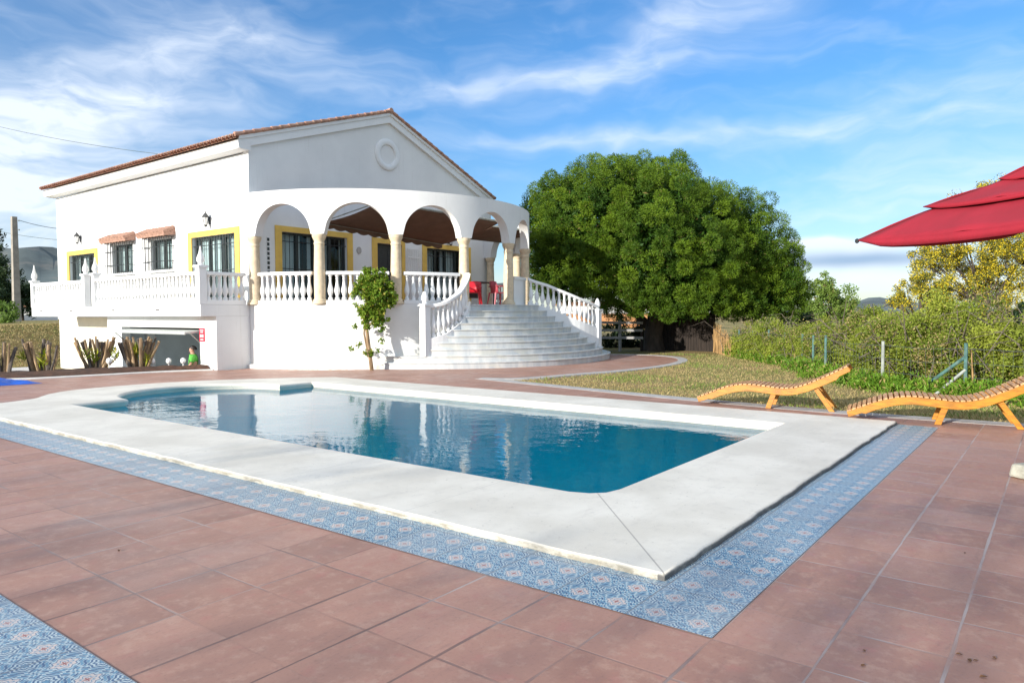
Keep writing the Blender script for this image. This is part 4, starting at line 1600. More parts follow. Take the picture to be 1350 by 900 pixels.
plastic_chair('red_plastic', 'bright red plastic armchair at the top of the stairs', 20.55, 17.55, R(-60))
plastic_chair('pink_plastic', 'faded red plastic armchair right of the brighter one', 21.35, 17.0, R(70))
t = thing('terrace_table', 'dark square table behind the red terrace chairs', 'table', (21.7, 18.2, T))
mb = MB(); mb.obox((21.7, 18.2, T + .90), (1.0, .8, .04)); mb.build('tabletop', 'table_dark', t, bevel=.01)
for a in (-.42, .42):
    for b in (-.32, .32):
        mb = MB(); mb.obox((21.7 + a, 18.2 + b, T + .441), (.07, .07, .878)); mb.build('leg', 'table_dark', t)
mb = MB(); mb.obox((21.7, 18.55, T + .55), (.9, .05, .5)); mb.build('apron', 'table_dark', t)


# ------------------------------------------------------------------ sun loungers
def lounger():
    t = thing('sun_lounger', '', 'sun lounger', (0, 0, 0), 'orange wooden sun loungers')
    # side profile: s along the bed (0 = foot), height of the rail's top
    S = [(0.0, .13), (.18, .20), (.40, .30), (.65, .375), (.90, .405), (1.15, .39), (1.40, .365), (1.60, .37), (1.80, .42), (2.05, .53), (2.30, .66), (2.52, .78)]
    prof = [tuple(p) for p in catmull([(a, b) for a, b in S], 5)]
    hw = .34
    for s in (-1, 1):
        mb = MB()
        n = len(prof)
        for i, (a, z) in enumerate(prof):
            tx = Vector(prof[min(i + 1, n - 1)]) - Vector(prof[max(i - 1, 0)]); tx.normalize()
            nn = Vector((-tx.y, tx.x))
            th = .115 if .1 < i / n < .9 else .085
            lo = (a - nn.x * th, z - nn.y * th)
            for xx in (hw * s - .02, hw * s + .02):
                mb.v.append((xx, a, z)); mb.v.append((xx, lo[0], lo[1]))
        for i in range(n - 1):
            b = i * 4; c = b + 4
            mb.f += [(b, b + 1, c + 1, c), (b + 2, c + 2, c + 3, b + 3), (b, c, c + 2, b + 2), (b + 1, b + 3, c + 3, c + 1)]
        mb.f += [(0, 2, 3, 1), ((n - 1) * 4, (n - 1) * 4 + 1, (n - 1) * 4 + 3, (n - 1) * 4 + 2)]
        mb.build('side_rail', 'wood_orange', t, bevel=.006)
    mb = MB()
    L = plen(prof)
    k = 34
    for i in range(k):
        p, fi = path_at(prof, L * (i + .5) / k)
        i0 = min(int(fi), len(prof) - 2)
        tx = (Vector(prof[i0 + 1]) - Vector(prof[i0])).normalized(); nn = Vector((-tx.y, tx.x))
        hwid = L / k * .36
        c = [(p + tx * hwid * a + nn * b) for a, b in ((-1, .003), (1, .003), (1, .024), (-1, .024))]
        vs = [(x, q.x, q.y) for x in (-hw - .03, hw + .03) for q in c]
        mb.add(vs, [(0, 1, 2, 3), (7, 6, 5, 4), (0, 4, 5, 1), (1, 5, 6, 2), (2, 6, 7, 3), (3, 7, 4, 0)])
    mb.build('slats', 'wood_slat', t)
    for s in (-1, 1):
        for (a0, z0, a1) in ((1.36, .34, 1.24), (1.98, .44, 2.28)):
            x = s * (hw - .045)
            w = .045
            mb = MB()
            mb.prism([(a0 - w, z0), (a0 + w, z0), (a1 + w, 0), (a1 - w, 0)], x - .02, x + .02, lambda a, b, c: (c, a, b))
            mb.build('leg', 'wood_orange', t, bevel=.005)
    mb = MB(); mb.tube([(-hw + .07, 1.30, .18), (hw - .07, 1.30, .18)], .018, 8); mb.tube([(-hw + .07, 2.13, .2), (hw - .07, 2.13, .2)], .018, 8)
    mb.tube([(-hw + .03, .3, .2), (hw - .03, .3, .2)], .018, 8)
    mb.build('cross_bar', 'wood_orange', t)
    return t


def place_lounger(o, foot, head, label):
    a, b = Vector(foot), Vector(head)
    d = b - a
    o.location = (a.x, a.y, .004)
    o.rotation_euler = (0, 0, math.atan2(d.y, d.x) - PI / 2)
    o['label'] = label


lg = lounger()
place_lounger(lg, (12.93, 5.40), (13.34, 2.88), 'orange slatted wooden lounger lying further from the umbrella, foot beside the pool corner')
lg2 = copy_tree(lg)
place_lounger(lg2, (12.50, 2.75), (12.97, .23), 'orange slatted wooden lounger below the red umbrella, cut by the frame edge')


# ------------------------------------------------------------------ umbrella
def umbrella():
    cx_, cy_ = 9.0, .10
    t = thing('garden_umbrella', 'red square three tiered garden umbrella standing over the paving', 'umbrella', (cx_, cy_, 0))
    A = Vector((8.70, 1.84, 2.50))
    e1 = Vector((-.576, -.817, 0)); e2 = Vector((.817, -.576, 0))
    S_ = 2.62
    C_ = Vector((A.x, A.y, 0)) + (e1 + e2) * S_ / 2
    ctr = C_.copy()
    corners = [A.copy(), A + e1 * S_, A + e1 * S_ + e2 * S_, A + e2 * S_]
    apexz = 3.22
    def ridge(t_):   # height along a hip
        return np.interp(t_, [0, .35, .70, 1.0], [2.50, 2.73, 2.88, 3.10])
    def tilt(p):       # the canopy leans: its far side rides higher
        return .085 * ((p.x - A.x) * e2.x + (p.y - A.y) * e2.y)
    def tier(name, t0, t1, lift, flap):
        mb = MB()
        nu, nv = 16, 6
        outer_c = [Vector((c.x, c.y, 0)).lerp(Vector((ctr.x, ctr.y, 0)), t0) for c in corners]
        inner_c = [Vector((c.x, c.y, 0)).lerp(Vector((ctr.x, ctr.y, 0)), t1) for c in corners]
        for k in range(4):
            o0, o1 = outer_c[k], outer_c[(k + 1) % 4]
            i0, i1 = inner_c[k], inner_c[(k + 1) % 4]
            base = len(mb.v)
            for i in range(nu + 1):
                u = i / nu
                for j in range(nv + 1):
                    v = j / nv
                    p = o0.lerp(o1, u).lerp(i0.lerp(i1, u), v)
                    tt = t0 + (t1 - t0) * v
                    z = ridge(tt) + lift - .05 * math.sin(PI * u) * (1 - tt) - .022 * abs(math.sin(2 * PI * u)) * (1 - .5 * v) - .010 * math.sin(9 * u + 5 * v)
                    mb.v.append((p.x, p.y, float(z) + tilt(p)))
            for i in range(nu):
                for j in range(nv):
                    q = base + i * (nv + 1) + j
                    mb.f.append((q, q + nv + 1, q + nv + 2, q + 1))
            # hanging hem
            base = len(mb.v)
            for i in range(nu + 1):
                u = i / nu
                p = o0.lerp(o1, u)
                z = ridge(t0) + lift - .05 * math.sin(PI * u) * (1 - t0)
                drop = flap * min(1, 6 * min(u, 1 - u) + .15)
                z = float(z) + tilt(p)
                mb.v.append((p.x, p.y, z)); mb.v.append((p.x, p.y, z - drop))
            for i in range(nu): mb.f.append((base + i * 2, base + i * 2 + 1, base + i * 2 + 3, base + i * 2 + 2))
        o = mb.build(name, 'umbrella_cloth', t, smooth=True)
        sd = o.modifiers.new('thickness', 'SOLIDIFY'); sd.thickness = .006
        return o
    low = tier('lower_canopy', 0, .52, 0, .085)
    tier('middle_canopy', .34, .80, .06, .04)
    tier('top_canopy', .70, .985, .10, .03)
    for c in corners:
        mb = MB(); a = Vector((c.x, c.y, 2.49 + tilt(c))); b = Vector((ctr.x, ctr.y, apexz - .12))
        m1 = a.lerp(b, .35); m1.z = ridge(.35) - .05 + tilt(m1)
        mb.tube([a, m1, b], .012, 6)
        mb.build('rib', 'dark_metal', t)
        mb = MB(); mb.lathe([(.0, -.03), (.022, -.015), (.022, .015), (0, .03)], (c.x, c.y, 2.485 + tilt(c)), 8)
        mb.build('rib_tip', 'dark_metal', low)
    mb = MB(); mb.tube([(ctr.x, ctr.y, .17), (ctr.x, ctr.y, apexz + .02)], .024, 12)
    mb.build('pole', 'dark_metal', t, smooth=True)
    mb = MB(); mb.lathe([(.05, .16), (.05, .42), (.035, .44)], (ctr.x, ctr.y, 0), 12)
    mb.build('sleeve', 'dark_metal', t, smooth=True)
    mb = MB(); mb.lathe([(.03, 0), (.04, .03), (.02, .08), (0, .10)], (ctr.x, ctr.y, apexz + .10), 10)
    mb.build('finial', 'dark_metal', t)
    mb = MB()
    q = [(.42 * sgx, .42 * sgy) for sgx, sgy in ((-1, -1), (1, -1), (1, 1), (-1, 1))]
    rz = math.atan2(e1.y, e1.x)
    mb.obox((ctr.x, ctr.y, .075), (.60, .60, .142), rz, .93)
    mb.build('base', 'stone_base', t, bevel=.03)


umbrella()


# ------------------------------------------------------------------ trees and plants
def sphere_pts(n, rng):
    i = np.arange(n) + .5
    ph = np.arccos(1 - 2 * i / n); th = PI * (1 + 5 ** .5) * i
    p = np.stack([np.cos(th) * np.sin(ph), np.sin(th) * np.sin(ph), np.cos(ph)], 1)
    return p + rng.normal(size=(n, 3)) * .06


def pine():
    rng = np.random.default_rng(11)
    base = view_pt(862, 462, 32.4); base.z = .02
    t = thing('pine_tree', 'huge rounded green stone pine right of the villa', 'tree', base)
    ru = np.array(rt0); fh = np.array(Vector((fwd.x, fwd.y, 0)).normalized()); uz = np.array([0, 0, 1.0])
    k = 32.4 / 950
    lobes = []
    for px, py, r_, dd, sq in ((785, 302, 2.75, -.6, 1), (862, 300, 2.9, .8, 1), (868, 332, 3.4, -1.2, .95), (945, 338, 2.95, .2, .95), (1000, 372, 1.85, -.2, .95),
                               (735, 288, 1.5, .3, 1.05), (742, 350, 1.6, -.4, .9), (905, 385, 2.0, -1.6, .8), (822, 255, 1.5, 0, .95), (1030, 385, 1.0, .4, .9), (965, 395, 1.7, -.6, .8)):
        c = np.array(view_pt(px, py, 32.4 + dd))
        lobes.append((c, r_, sq))
    C_, rad, Ci = [], [], []
    for c, r_, sq in lobes:
        n = int(4 * PI * r_ * r_ / .50)
        p = sphere_pts(n, rng)
        q = c + p * r_ * (1 + np.clip(rng.normal(size=(n, 1)), -2, 1.3) * .05) * np.array([1, 1, sq])
        keep = np.ones(n, bool)
        for c2, r2, s2 in lobes:
            if c2 is c: continue
            keep &= np.linalg.norm((q - c2) / np.array([1, 1, s2]), axis=1) > r2 * .93
        keep &= q[:, 2] > 1.6
        C_.append(q[keep])
        m = int(n * .5)
        q = c + sphere_pts(m, rng) * r_ * .66 * np.array([1, 1, sq])
        Ci.append(q[q[:, 2] > 1.9])
    C_ = np.concatenate(C_)
    # every branch end carries one tight round puff of needles
    own = rng.random(len(C_))
    pr = .33 + .22 * rng.random(len(C_))
    PER = 640
    A = list(clump_leaves(C_, pr, PER, .105, .023, rng, radial=.68, flat=.86, third=.012, tint_spread=.35, shell=.5))
    A[4][:, 0] = np.clip(A[4][:, 0] * .45 + np.repeat(own, PER) * .55, 0, 1)
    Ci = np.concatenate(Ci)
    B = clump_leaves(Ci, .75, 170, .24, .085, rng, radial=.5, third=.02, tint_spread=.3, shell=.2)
    B[4][:, 0] *= .2  # inner needles tinted dark: the crown's inner shade put into their colour
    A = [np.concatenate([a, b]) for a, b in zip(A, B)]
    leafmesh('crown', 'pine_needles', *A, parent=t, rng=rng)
    mb = MB()
    b = Vector(base)
    V3 = lambda px, py, d: view_pt(px, py, d)
    mb.tube([b + Vector((0, 0, -.3)), b + Vector((0, 0, .15)), V3(861, 440, 32.4), V3(866, 415, 32.3), V3(872, 390, 32.3)], [.62, .46, .40, .38, .34], 12)
    tr = mb.build('trunk', 'bark', t, smooth=True)
    for pts in (((866, 415, 32.3), (905, 398, 32), (945, 380, 31.6), (985, 362, 31.4)), ((872, 392, 32.3), (850, 350, 32.2), (810, 310, 32)), ((872, 392, 32.3), (900, 340, 32.6), (930, 300, 32.8)),
                ((861, 436, 32.4), (840, 415, 32.8), (790, 385, 33), (745, 350, 33)), ((872, 392, 32.3), (868, 340, 32.9), (862, 270, 33)), ((866, 415, 32.3), (880, 400, 31), (890, 370, 29.9))):
        mb = MB(); P_ = [V3(*p) for p in pts]
        mb.tube(P_, list(np.linspace(.24, .06, len(P_))), 8)
        mb.build('limb', 'bark', tr, smooth=True)


pine()


def leafy_tree(name, label, cat, base, lobes, material, rng, per, length, width, clump_r=.35, dens=.35, third=.05, trunk_r=.12, limb=True, flat=.9, group=None, radial=.4):
    """lobes: (centre, radius) in world metres"""
    t = thing(name, label, cat, base, group)
    C_ = []
    for c, r_ in lobes:
        n = max(4, int(4 / 3 * PI * r_ ** 3 / (dens ** 3) * .45))
        p = rng.normal(size=(n, 3)); p /= np.linalg.norm(p, axis=1, keepdims=True)
        p *= (rng.random((n, 1)) ** .45) * r_ * (1 + .18 * rng.normal(size=(n, 1)))
        C_.append(np.array(c) + p * np.array([1, 1, flat]))
    C_ = np.concatenate(C_)
    A = clump_leaves(C_, clump_r * (.6 + .8 * rng.random(len(C_))), per, length, width, rng, radial=radial, third=third, tint_spread=.4, shell=.1)
    leafmesh('crown', material, *A, parent=t, rng=rng)
    mb = MB()
    b = Vector(base)
    cen = Vector(np.mean([c for c, _ in lobes], axis=0))
    fork = b.lerp(Vector((b.x * .6 + cen.x * .4, b.y * .6 + cen.y * .4, cen.z)), .45)
    mb.tube([b - Vector((0, 0, .15)), b.lerp(fork, .5), fork], [trunk_r * 1.2, trunk_r, trunk_r * .8], 8)
    tr = mb.build('trunk', 'bark', t, smooth=True)
    branch_mat = 'bark' if trunk_r < .12 else 'thin_branch'
    if limb:
        for c, r_ in lobes:
            c = Vector(c)
            mb = MB()
            mid = fork.lerp(c, .55) + Vector((0, 0, .1))
            mb.tube([fork, mid, c], [trunk_r * .6, trunk_r * .4, trunk_r * .15], 6)
            for _ in range(5):
                d = Vector(rng.normal(size=3)).normalized() * r_ * .95
                mb.tube([mid.lerp(c, rng.random()), c + d * .5, c + d], [trunk_r * .25, trunk_r * .15, .006], 5)
            mb.build('limb', branch_mat, tr)
    return t


# mimosas behind the hedge on the right
rng = np.random.default_rng(21)
def lobes_px(L, d):
    return [(tuple(view_pt(px, py, d + dd)), r_) for px, py, dd, r_ in L]
b = view_pt(1300, 430, 27); b.z = 0
leafy_tree('mimosa_tree', 'tall open mimosa tree with yellow blossom behind the red umbrella', 'tree', tuple(b),
           lobes_px([(1240, 330, 0, .9), (1290, 345, .5, 1.0), (1335, 330, -.3, 1.1), (1260, 300, .5, .8), (1310, 290, 0, 1.2), (1225, 352, 0, .55), (1345, 375, 0, .9), (1290, 262, .4, .7), (1262, 282, 0, .5), (1380, 330, 0, 1.4), (1330, 255, .6, 1.0), (1400, 280, 0, 1.4), (1320, 400, 0, .8), (1240, 375, 0, .7), (1275, 385, .3, .8), (1215, 335, 0, .6), (1255, 345, .2, .7), (1310, 365, 0, .9)], 27),
           'mimosa_leaves', rng, 220, .075, .034, .28, .40, .42, .07, True, .75)
b = view_pt(1215, 430, 24.5); b.z = 0
leafy_tree('mimosa_bush', 'rounded yellow flowering mimosa bush rising over the hedge', 'bush', tuple(b),
           lobes_px([(1215, 380, 0, .65), (1190, 388, .2, .5), (1245, 385, 0, .55), (1212, 362, 0, .42), (1240, 398, 0, .6), (1180, 398, 0, .45)], 24.5),
           'mimosa_leaves', rng, 190, .075, .034, .22, .30, .40, .09, True, .9)
b = view_pt(1095, 432, 78); b.z = 0
leafy_tree('small_tree', 'small loose green tree standing between pine and hedge', 'tree', tuple(b),
           lobes_px([(1088, 382, 0, 1.6), (1108, 392, .8, 1.5), (1074, 398, 0, 1.5), (1095, 406, 0, 2.0), (1122, 402, 0, 1.0), (1086, 372, 0, .9), (1072, 412, 0, 1.8), (1110, 412, 0, 1.5)], 78),
           'far_leaves', rng, 90, .30, .13, .6, .78, .03, .16, True)
b = view_pt(1060, 440, 40); b.z = 0
leafy_tree('dark_shrub', 'dark green shrub in the shade right of the pine', 'bush', tuple(b),
           lobes_px([(1058, 425, 0, .7), (1072, 432, 0, .7), (1045, 430, 0, .8), (1085, 434, 0, .6)], 40),
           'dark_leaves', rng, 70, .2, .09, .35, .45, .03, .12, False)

for px, lab in ((812, 'added dark shrub standing in for the shadow directly behind the rail fence'), (842, 'added dark shrub standing in for the shadow between rail fence and pine trunk')):
    b = view_pt(px, 462, 36); b.z = 0  # dark foliage added in place of the shadow under the pine
    leafy_tree('shade_shrub', lab, 'bush', tuple(b), lobes_px([(px - 12, 450, 0, .65), (px + 12, 452, .3, .6), (px, 438, .2, .6), (px + 6, 430, 0, .4)], 36), 'dark_leaves', rng, 80, .16, .07, .3, .36, .0, .06, False, .9, 'dark shrubs added as shade behind the rail fence')
# far left trees and shrubs on the plateau
b = view_pt(-6, 424, 60); b.z = 1.2
leafy_tree('cypress_tree', 'dark narrow conifer at the left edge of the picture', 'tree', tuple(b),
           [(tuple(view_pt(-6, y, 60)), r_) for y, r_ in ((312, .5), (330, .8), (345, 1.1), (360, 1.4), (378, 1.6), (395, 1.7))], 'dark_leaves', rng, 80, .3, .1, .5, .62, .0, .2, False, 1.2)
for px, py, d, r_, lab in ((30, 385, 64, 1.5, 'dark leafy bush directly behind the concrete pole'), (10, 398, 62, 1.3, 'low dark bush left of the concrete pole'), (3, 420, 46, 1.0, 'green weedy shrub on the bank at the left edge')):
    b = view_pt(px, 424, d); b.z = 1.2
    c = view_pt(px, py, d)
    leafy_tree('roadside_bush', lab, 'bush', tuple(b), [(tuple(c), r_), ((c.x + .8, c.y + .6, c.z - .6), r_ * .9), ((c.x - .9, c.y - .2, c.z - .5), r_ * .8)], 'dark_leaves' if d > 50 else 'far_leaves', rng, 60, .26, .11, .4, .55, .02, .12, False, .9, 'bushes on the bank')


# hedge along the garden fence
FENCE = [(15.3, -2.2), (16.45, 1.5), (17.25, 3.1), (19.8, 4.9), (22.4, 6.2), (24.6, 7.9), (27.0, 9.8)]


def hedge(name, label, spine, hts, depth, mat_, rng, per, twigs, dens):
    p0 = spine[0]
    t = thing(name, label, 'hedge', (p0[0], p0[1], 0))
    L = plen(spine)
    C_ = []
    n = int(L * depth * dens)
    for _ in range(n):
        s = rng.random() * L
        p, fi = path_at(spine, s)
        h = np.interp(s / L, np.linspace(0, 1, len(hts)), hts)
        h *= 1 + .13 * math.sin(s * 2.1) + .10 * math.sin(s * 5.3 + 1) + .07 * math.sin(s * 11.7)
        off = (rng.random() - .5) * depth
        i0 = min(int(fi), len(spine) - 2)
        d = (Vector(spine[i0 + 1]) - Vector(spine[i0])).normalized()
        nn = Vector((d.y, -d.x))
        prof = math.sqrt(max(0, 1 - (2 * off / depth) ** 2)) * .55 + .45
        z = h * prof * (rng.random() ** .6)
        C_.append((p.x + nn.x * off, p.y + nn.y * off, z))
    C_ = np.array(C_)
    zone = .5 + .5 * np.sin(C_[:, 0] * 2.3 + C_[:, 2] * 1.5) * np.sin(C_[:, 1] * 2.9 + 1.2)
    A = clump_leaves(C_, .14 + .20 * rng.random(len(C_)), per, .062, .030, rng, radial=.35, third=.12, tint_spread=.45, shell=.05)
    tz = np.repeat(zone, per)
    A[4][:, 0] = np.clip(A[4][:, 0] * .35 + tz * .7, 0, 1)
    A[4][:, 1] = np.where(rng.random(len(tz)) < .02 + .55 * np.clip(.45 - tz, 0, 1) * 2, 1.0, 0.0) * .8
    leafmesh('foliage', mat_, *A, parent=t, rng=rng)
    mb = MB()
    for _ in range(twigs):
        s = rng.random() * L
        p, fi = path_at(spine, s)
        h = np.interp(s / L, np.linspace(0, 1, len(hts)), hts)
        a = Vector((p.x + rng.normal() * depth * .25, p.y + rng.normal() * depth * .25, h * rng.random() * .7))
        d = Vector((rng.normal() * .6, rng.normal() * .6, .4 + rng.random()))
        e = a + d * (.3 + .5 * rng.random())
        f = e + Vector((d.x * .5, d.y * .5, -.25 * rng.random()))
        mb.tube([a, e, f], [.012, .008, .003], 4, cap=False)
    mb.build('twigs', 'thin_branch', t)
    return t


rng = np.random.default_rng(33)
hedge('overgrown_hedge', 'tall overgrown bramble hedge behind the loungers on the right', [(16.6, -4.5), (17.9, .2), (19.0, 2.6), (21.2, 4.4), (22.6, 5.3)], [2.08, 1.95, 1.76, 1.6, 1.3], 2.0, 'hedge_leaves', rng, 160, 1000, 74)
hedge('low_hedge', 'lower bushy hedge between the pine and the tall brambles', [(22.8, 5.6), (25.2, 7.7), (27.6, 9.6)], [1.15, 1.05, 1.1], 1.7, 'hedge_leaves', rng, 150, 250, 74)
# deep shade bush at the right edge
b = view_pt(1335, 505, 15.5); b.z = 0
leafy_tree('dark_bush', 'dense dark green bush at the right edge behind the fence brace', 'bush', tuple(b),
           lobes_px([(1330, 470, 0, .62), (1350, 440, .2, .62), (1370, 480, 0, .75), (1315, 490, 0, .40), (1345, 500, -.2, .5)], 15.3), 'dark_leaves', rng, 90, .12, .05, .22, .27, .02, .06, False)

# fence of posts and wire
t = thing('wire_fence', 'sagging wire fence with teal posts in front of the hedge', 'fence', (FENCE[0][0], FENCE[0][1], 0))
for i, (x, y) in enumerate(FENCE):
    h = 1.08 + .05 * math.sin(i * 3)
    mb = MB(); mb.tube([(x, y, -.1), (x + .02 * math.sin(i), y, h)], .034, 8)
    mb.build('post', 'teal_post' if i not in (2,) else 'grey_pipe', t, smooth=True)
for i in range(3):
    x, y = (Vector(FENCE[3 + i]) + Vector(FENCE[4 + i])) / 2 if i < 3 else FENCE[3]
    mb = MB(); mb.tube([(x, y, -.1), (x, y, 1.05)], .03, 8)
    mb.build('post', 'teal_post', t, smooth=True)
mb = MB()
a = Vector((FENCE[1][0], FENCE[1][1], .82))
mb.tube([a, view_pt(1193, 527, 15.2)], .034, 8)
mb.build('brace', 'teal_post', t, smooth=True)
mb = MB(); e = Vector((a.x - .15, a.y + .55, 0)); mb.tube([a - Vector((0, 0, .25)), e], .03, 8)
mb.build('brace', 'grey_pipe', t, smooth=True)
mb = MB()
for z in (.15, .42, .70, .98):
    for i in range(len(FENCE) - 1):
        p, q = FENCE[i], FENCE[i + 1]
        mb.tube([(p[0], p[1], z), ((p[0] + q[0]) / 2, (p[1] + q[1]) / 2, z - .04), (q[0], q[1], z)], .004, 4, cap=False)
rr = random.Random(2)
for i in range(len(FENCE) - 1):
    p, q = Vector(FENCE[i]), Vector(FENCE[i + 1])
    m = int((q - p).length / .16)
    for k in range(m):
        c = p.lerp(q, k / m)
        mb.tube([(c.x, c.y, .05), (c.x + rr.uniform(-.02, .02), c.y, .98)], .0025, 3, cap=False)
mb.build('wire_mesh', 'wire', t)
# a pale broken stake leaning by the fence corner
mb = MB(); c = view_pt(1283, 520, 14.2); c.z = 0
mb.tube([c, c + Vector((.02, .02, .5)), c + Vector((-.04, .05, .95))], [.02, .016, .01], 6)
tag(mb.build('garden_stake', 'reed', smooth=True), 'pale bent stick standing beside the fence corner post', 'stick')


# weeds at the foot of the fence, grass on the lawn
def weeds():
    rng = np.random.default_rng(41)
    C_ = []
    L = plen(FENCE)
    for _ in range(560):
        s = rng.random() * L
        p, _f = path_at(FENCE, s)
        o = rng.normal() * .38
        C_.append((p.x - .25 + o * .6, p.y + .25 * 0 + o * .8, .05 + .26 * rng.random() ** 1.5))
    C_ = np.array(C_)
    A = clump_leaves(C_, .10 + .16 * rng.random(len(C_)), 46, .12, .032, rng, radial=.5, third=.10, tint_spread=.5, shell=.05)
    A[1][:, 2] = np.abs(A[1][:, 2]) + .3
    o = leafmesh('weeds', 'weed_leaves', *A, rng=rng)
    stuff(o, 'bright green weeds growing along the foot of the wire fence', 'weeds')


weeds()


def lawn_grass():
    rng = np.random.default_rng(43)
    n = 60000
    x = 13.0 + rng.random(n) ** 1.15 * 17; y = -4 + rng.random(n) * 17.5
    ex = np.interp(y, [p[1] for p in EAST], [p[0] for p in EAST]) + .25
    kx = np.array([p[0] for p in KERB]); ky = np.array([p[1] for p in KERB])
    klim = np.interp(x, kx[:9], ky[:9]) - .22
    fx = np.interp(y, [p[1] for p in FENCE], [p[0] for p in FENCE]) + .4
    keep = (x > ex) & ((y < klim) | (x > 26.6)) & (x < np.maximum(fx, 15.5) + 0 * x)
    keep |= (x > 22) & (y > 8) & (y < 10.0) & (x < 29)
    x, y = x[keep], y[keep]
    patch = np.sin(x * 1.3 + np.sin(y * .9) * 2) * np.sin(y * 1.1 + 1.3) + .35 * np.sin(x * 3.1) * np.sin(y * 2.7)
    n = len(x)
    h = .03 + .05 * rng.random(n) + .03 * (patch > .35)
    P_ = np.stack([x, y, height(x, y) + h * .4], 1)
    A_ = rng.normal(size=(n, 3)) * .55; A_[:, 2] = 1
    g = np.where(rng.random(n) < np.clip(.2 + patch * .7, .04, .85), 1.0, 0.0)
    tint = np.stack([rng.random(n), g], 1)
    o = leafmesh('lawn_grass', 'dry_grass', P_, A_, h, .012 + .01 * rng.random(n), tint, rng=rng)
    stuff(o, 'patchy dry grass on the lawn beyond the pool', 'grass')
    # rough grass on the bank behind the drive
    n = 30000
    x = -6 + rng.random(n) * 22; y = 35.8 + rng.random(n) ** .9 * 9
    P_ = np.stack([x, y, height(x, y) + .06], 1)
    A_ = rng.normal(size=(n, 3)) * .5; A_[:, 2] = 1
    tint = np.stack([rng.random(n), (rng.random(n) < .08) * 1.0], 1)
    o = leafmesh('bank_grass', 'dry_grass', P_, A_, (.06 + .07 * rng.random(n)), .05, tint, rng=rng)
    stuff(o, 'dry yellow grass covering the bank behind the drive', 'grass')


lawn_grass()


# climber against the round wall
def climber():
    rng = np.random.default_rng(51)
    g = Vector((14.62, 16.52, 0))
    t = thing('wall_climber', 'bushy green climber on a bare stem against the round terrace wall', 'plant', g)
    d = 21.5
    def P3(px, py, dd=0): return view_pt(px, py, d + dd)
    mb = MB()
    b = g.copy()
    mb.tube([b, P3(486, 455), P3(483, 430), P3(488, 405), P3(492, 385)], [.06, .055, .05, .04, .025], 8)
    tr = mb.build('stem', 'trunk_cut', t, smooth=True)
    for pts in (((484, 440), (479, 420), (476, 404)), ((488, 405), (505, 390), (515, 375)), ((485, 432), (498, 416), (508, 400)), ((486, 470), (480, 440), (481, 415))):
        mb = MB(); mb.tube([P3(*p) for p in pts], [.035, .025, .01], 6)
        mb.build('branch', 'trunk_cut', tr, smooth=True)
    C_ = []
    for px, py, r_, n in ((486, 370, 13, 30), (505, 380, 16, 44), (492, 392, 17, 46), (478, 380, 10, 20), (509, 400, 12, 26), (500, 412, 11, 20), (468, 386, 5, 6), (516, 392, 8, 10), (500, 362, 9, 10), (484, 358, 7, 8), (483, 418, 7, 9), (482, 428, 6, 9), (497, 425, 6, 8), (486, 465, 4, 4), (479, 412, 8, 12), (500, 420, 8, 10), (488, 376, 20, 40), (503, 388, 20, 40), (490, 402, 14, 26)):
        c = np.array(P3(px, py)); r_ = r_ * d / 950
        q = rng.normal(size=(n, 3)); q /= np.linalg.norm(q, axis=1, keepdims=True)
        C_.append(c + q * r_ * (rng.random((n, 1)) ** .5))
    for px, py in ((468, 430), (474, 454), (463, 459), (502, 436), (503, 449), (505, 432), (498, 462), (470, 402), (512, 421), (506, 422)):
        C_.append(np.array([P3(px, py)]))
    C_ = np.concatenate(C_)
    A = clump_leaves(C_, .07 + .06 * rng.random(len(C_)), 34, .085, .05, rng, radial=.3, third=.10, tint_spread=.45, shell=.05)
    leafmesh('foliage', 'climber_leaves', *A, parent=t, rng=rng)


climber()


# cut-back stumps with young shoots in the bed
def stump(x, y, lean, nst, h, label, seed, shoots):
    rng = random.Random(seed)
    t = thing('cut_shrub', label, 'shrub', (x, y, .08), 'cut-back shrubs in the planting bed')
    for i in range(nst):
        a = (i + .5) / nst - .5
        L = h * rng.uniform(.82, 1.05)
        sx, sy = .608, -.794                     # spread sideways along the bed
        lx = a * lean + rng.uniform(-.05, .05); ly = rng.uniform(-.2, .2)
        p0 = Vector((x + a * .5 * sx + rng.uniform(-.1, .1), y + a * .5 * sy + rng.uniform(-.12, .12), .05))
        p2 = p0 + Vector((lx * sx + ly * .79, lx * sy + ly * .6, L))
        p1 = p0.lerp(p2, .5) + Vector((rng.uniform(-.04, .04), rng.uniform(-.04, .04), 0))
        r0 = rng.uniform(.028, .052)
        mb = MB(); mb.tube([p0, p1, p2], [r0 * 1.1, r0, r0 * .9], 8)
        mb.build('stem', 'trunk_cut' if rng.random() < .6 else 'trunk_grey', t, smooth=True)
    r2 = np.random.default_rng(seed)
    n = shoots
    C_ = np.array([(x + r2.normal() * .16, y + r2.normal() * .16, .15 + r2.random() * h * .6) for _ in range(n)])
    A = clump_leaves(C_, .16, 26, .26, .03, r2, radial=.6, third=.2, tint_spread=.5, shell=.1)
    A[1][:, 2] = np.abs(A[1][:, 2]) * .8 + .5
    leafmesh('shoots', 'shoot_leaves', *A, parent=t, rng=r2)


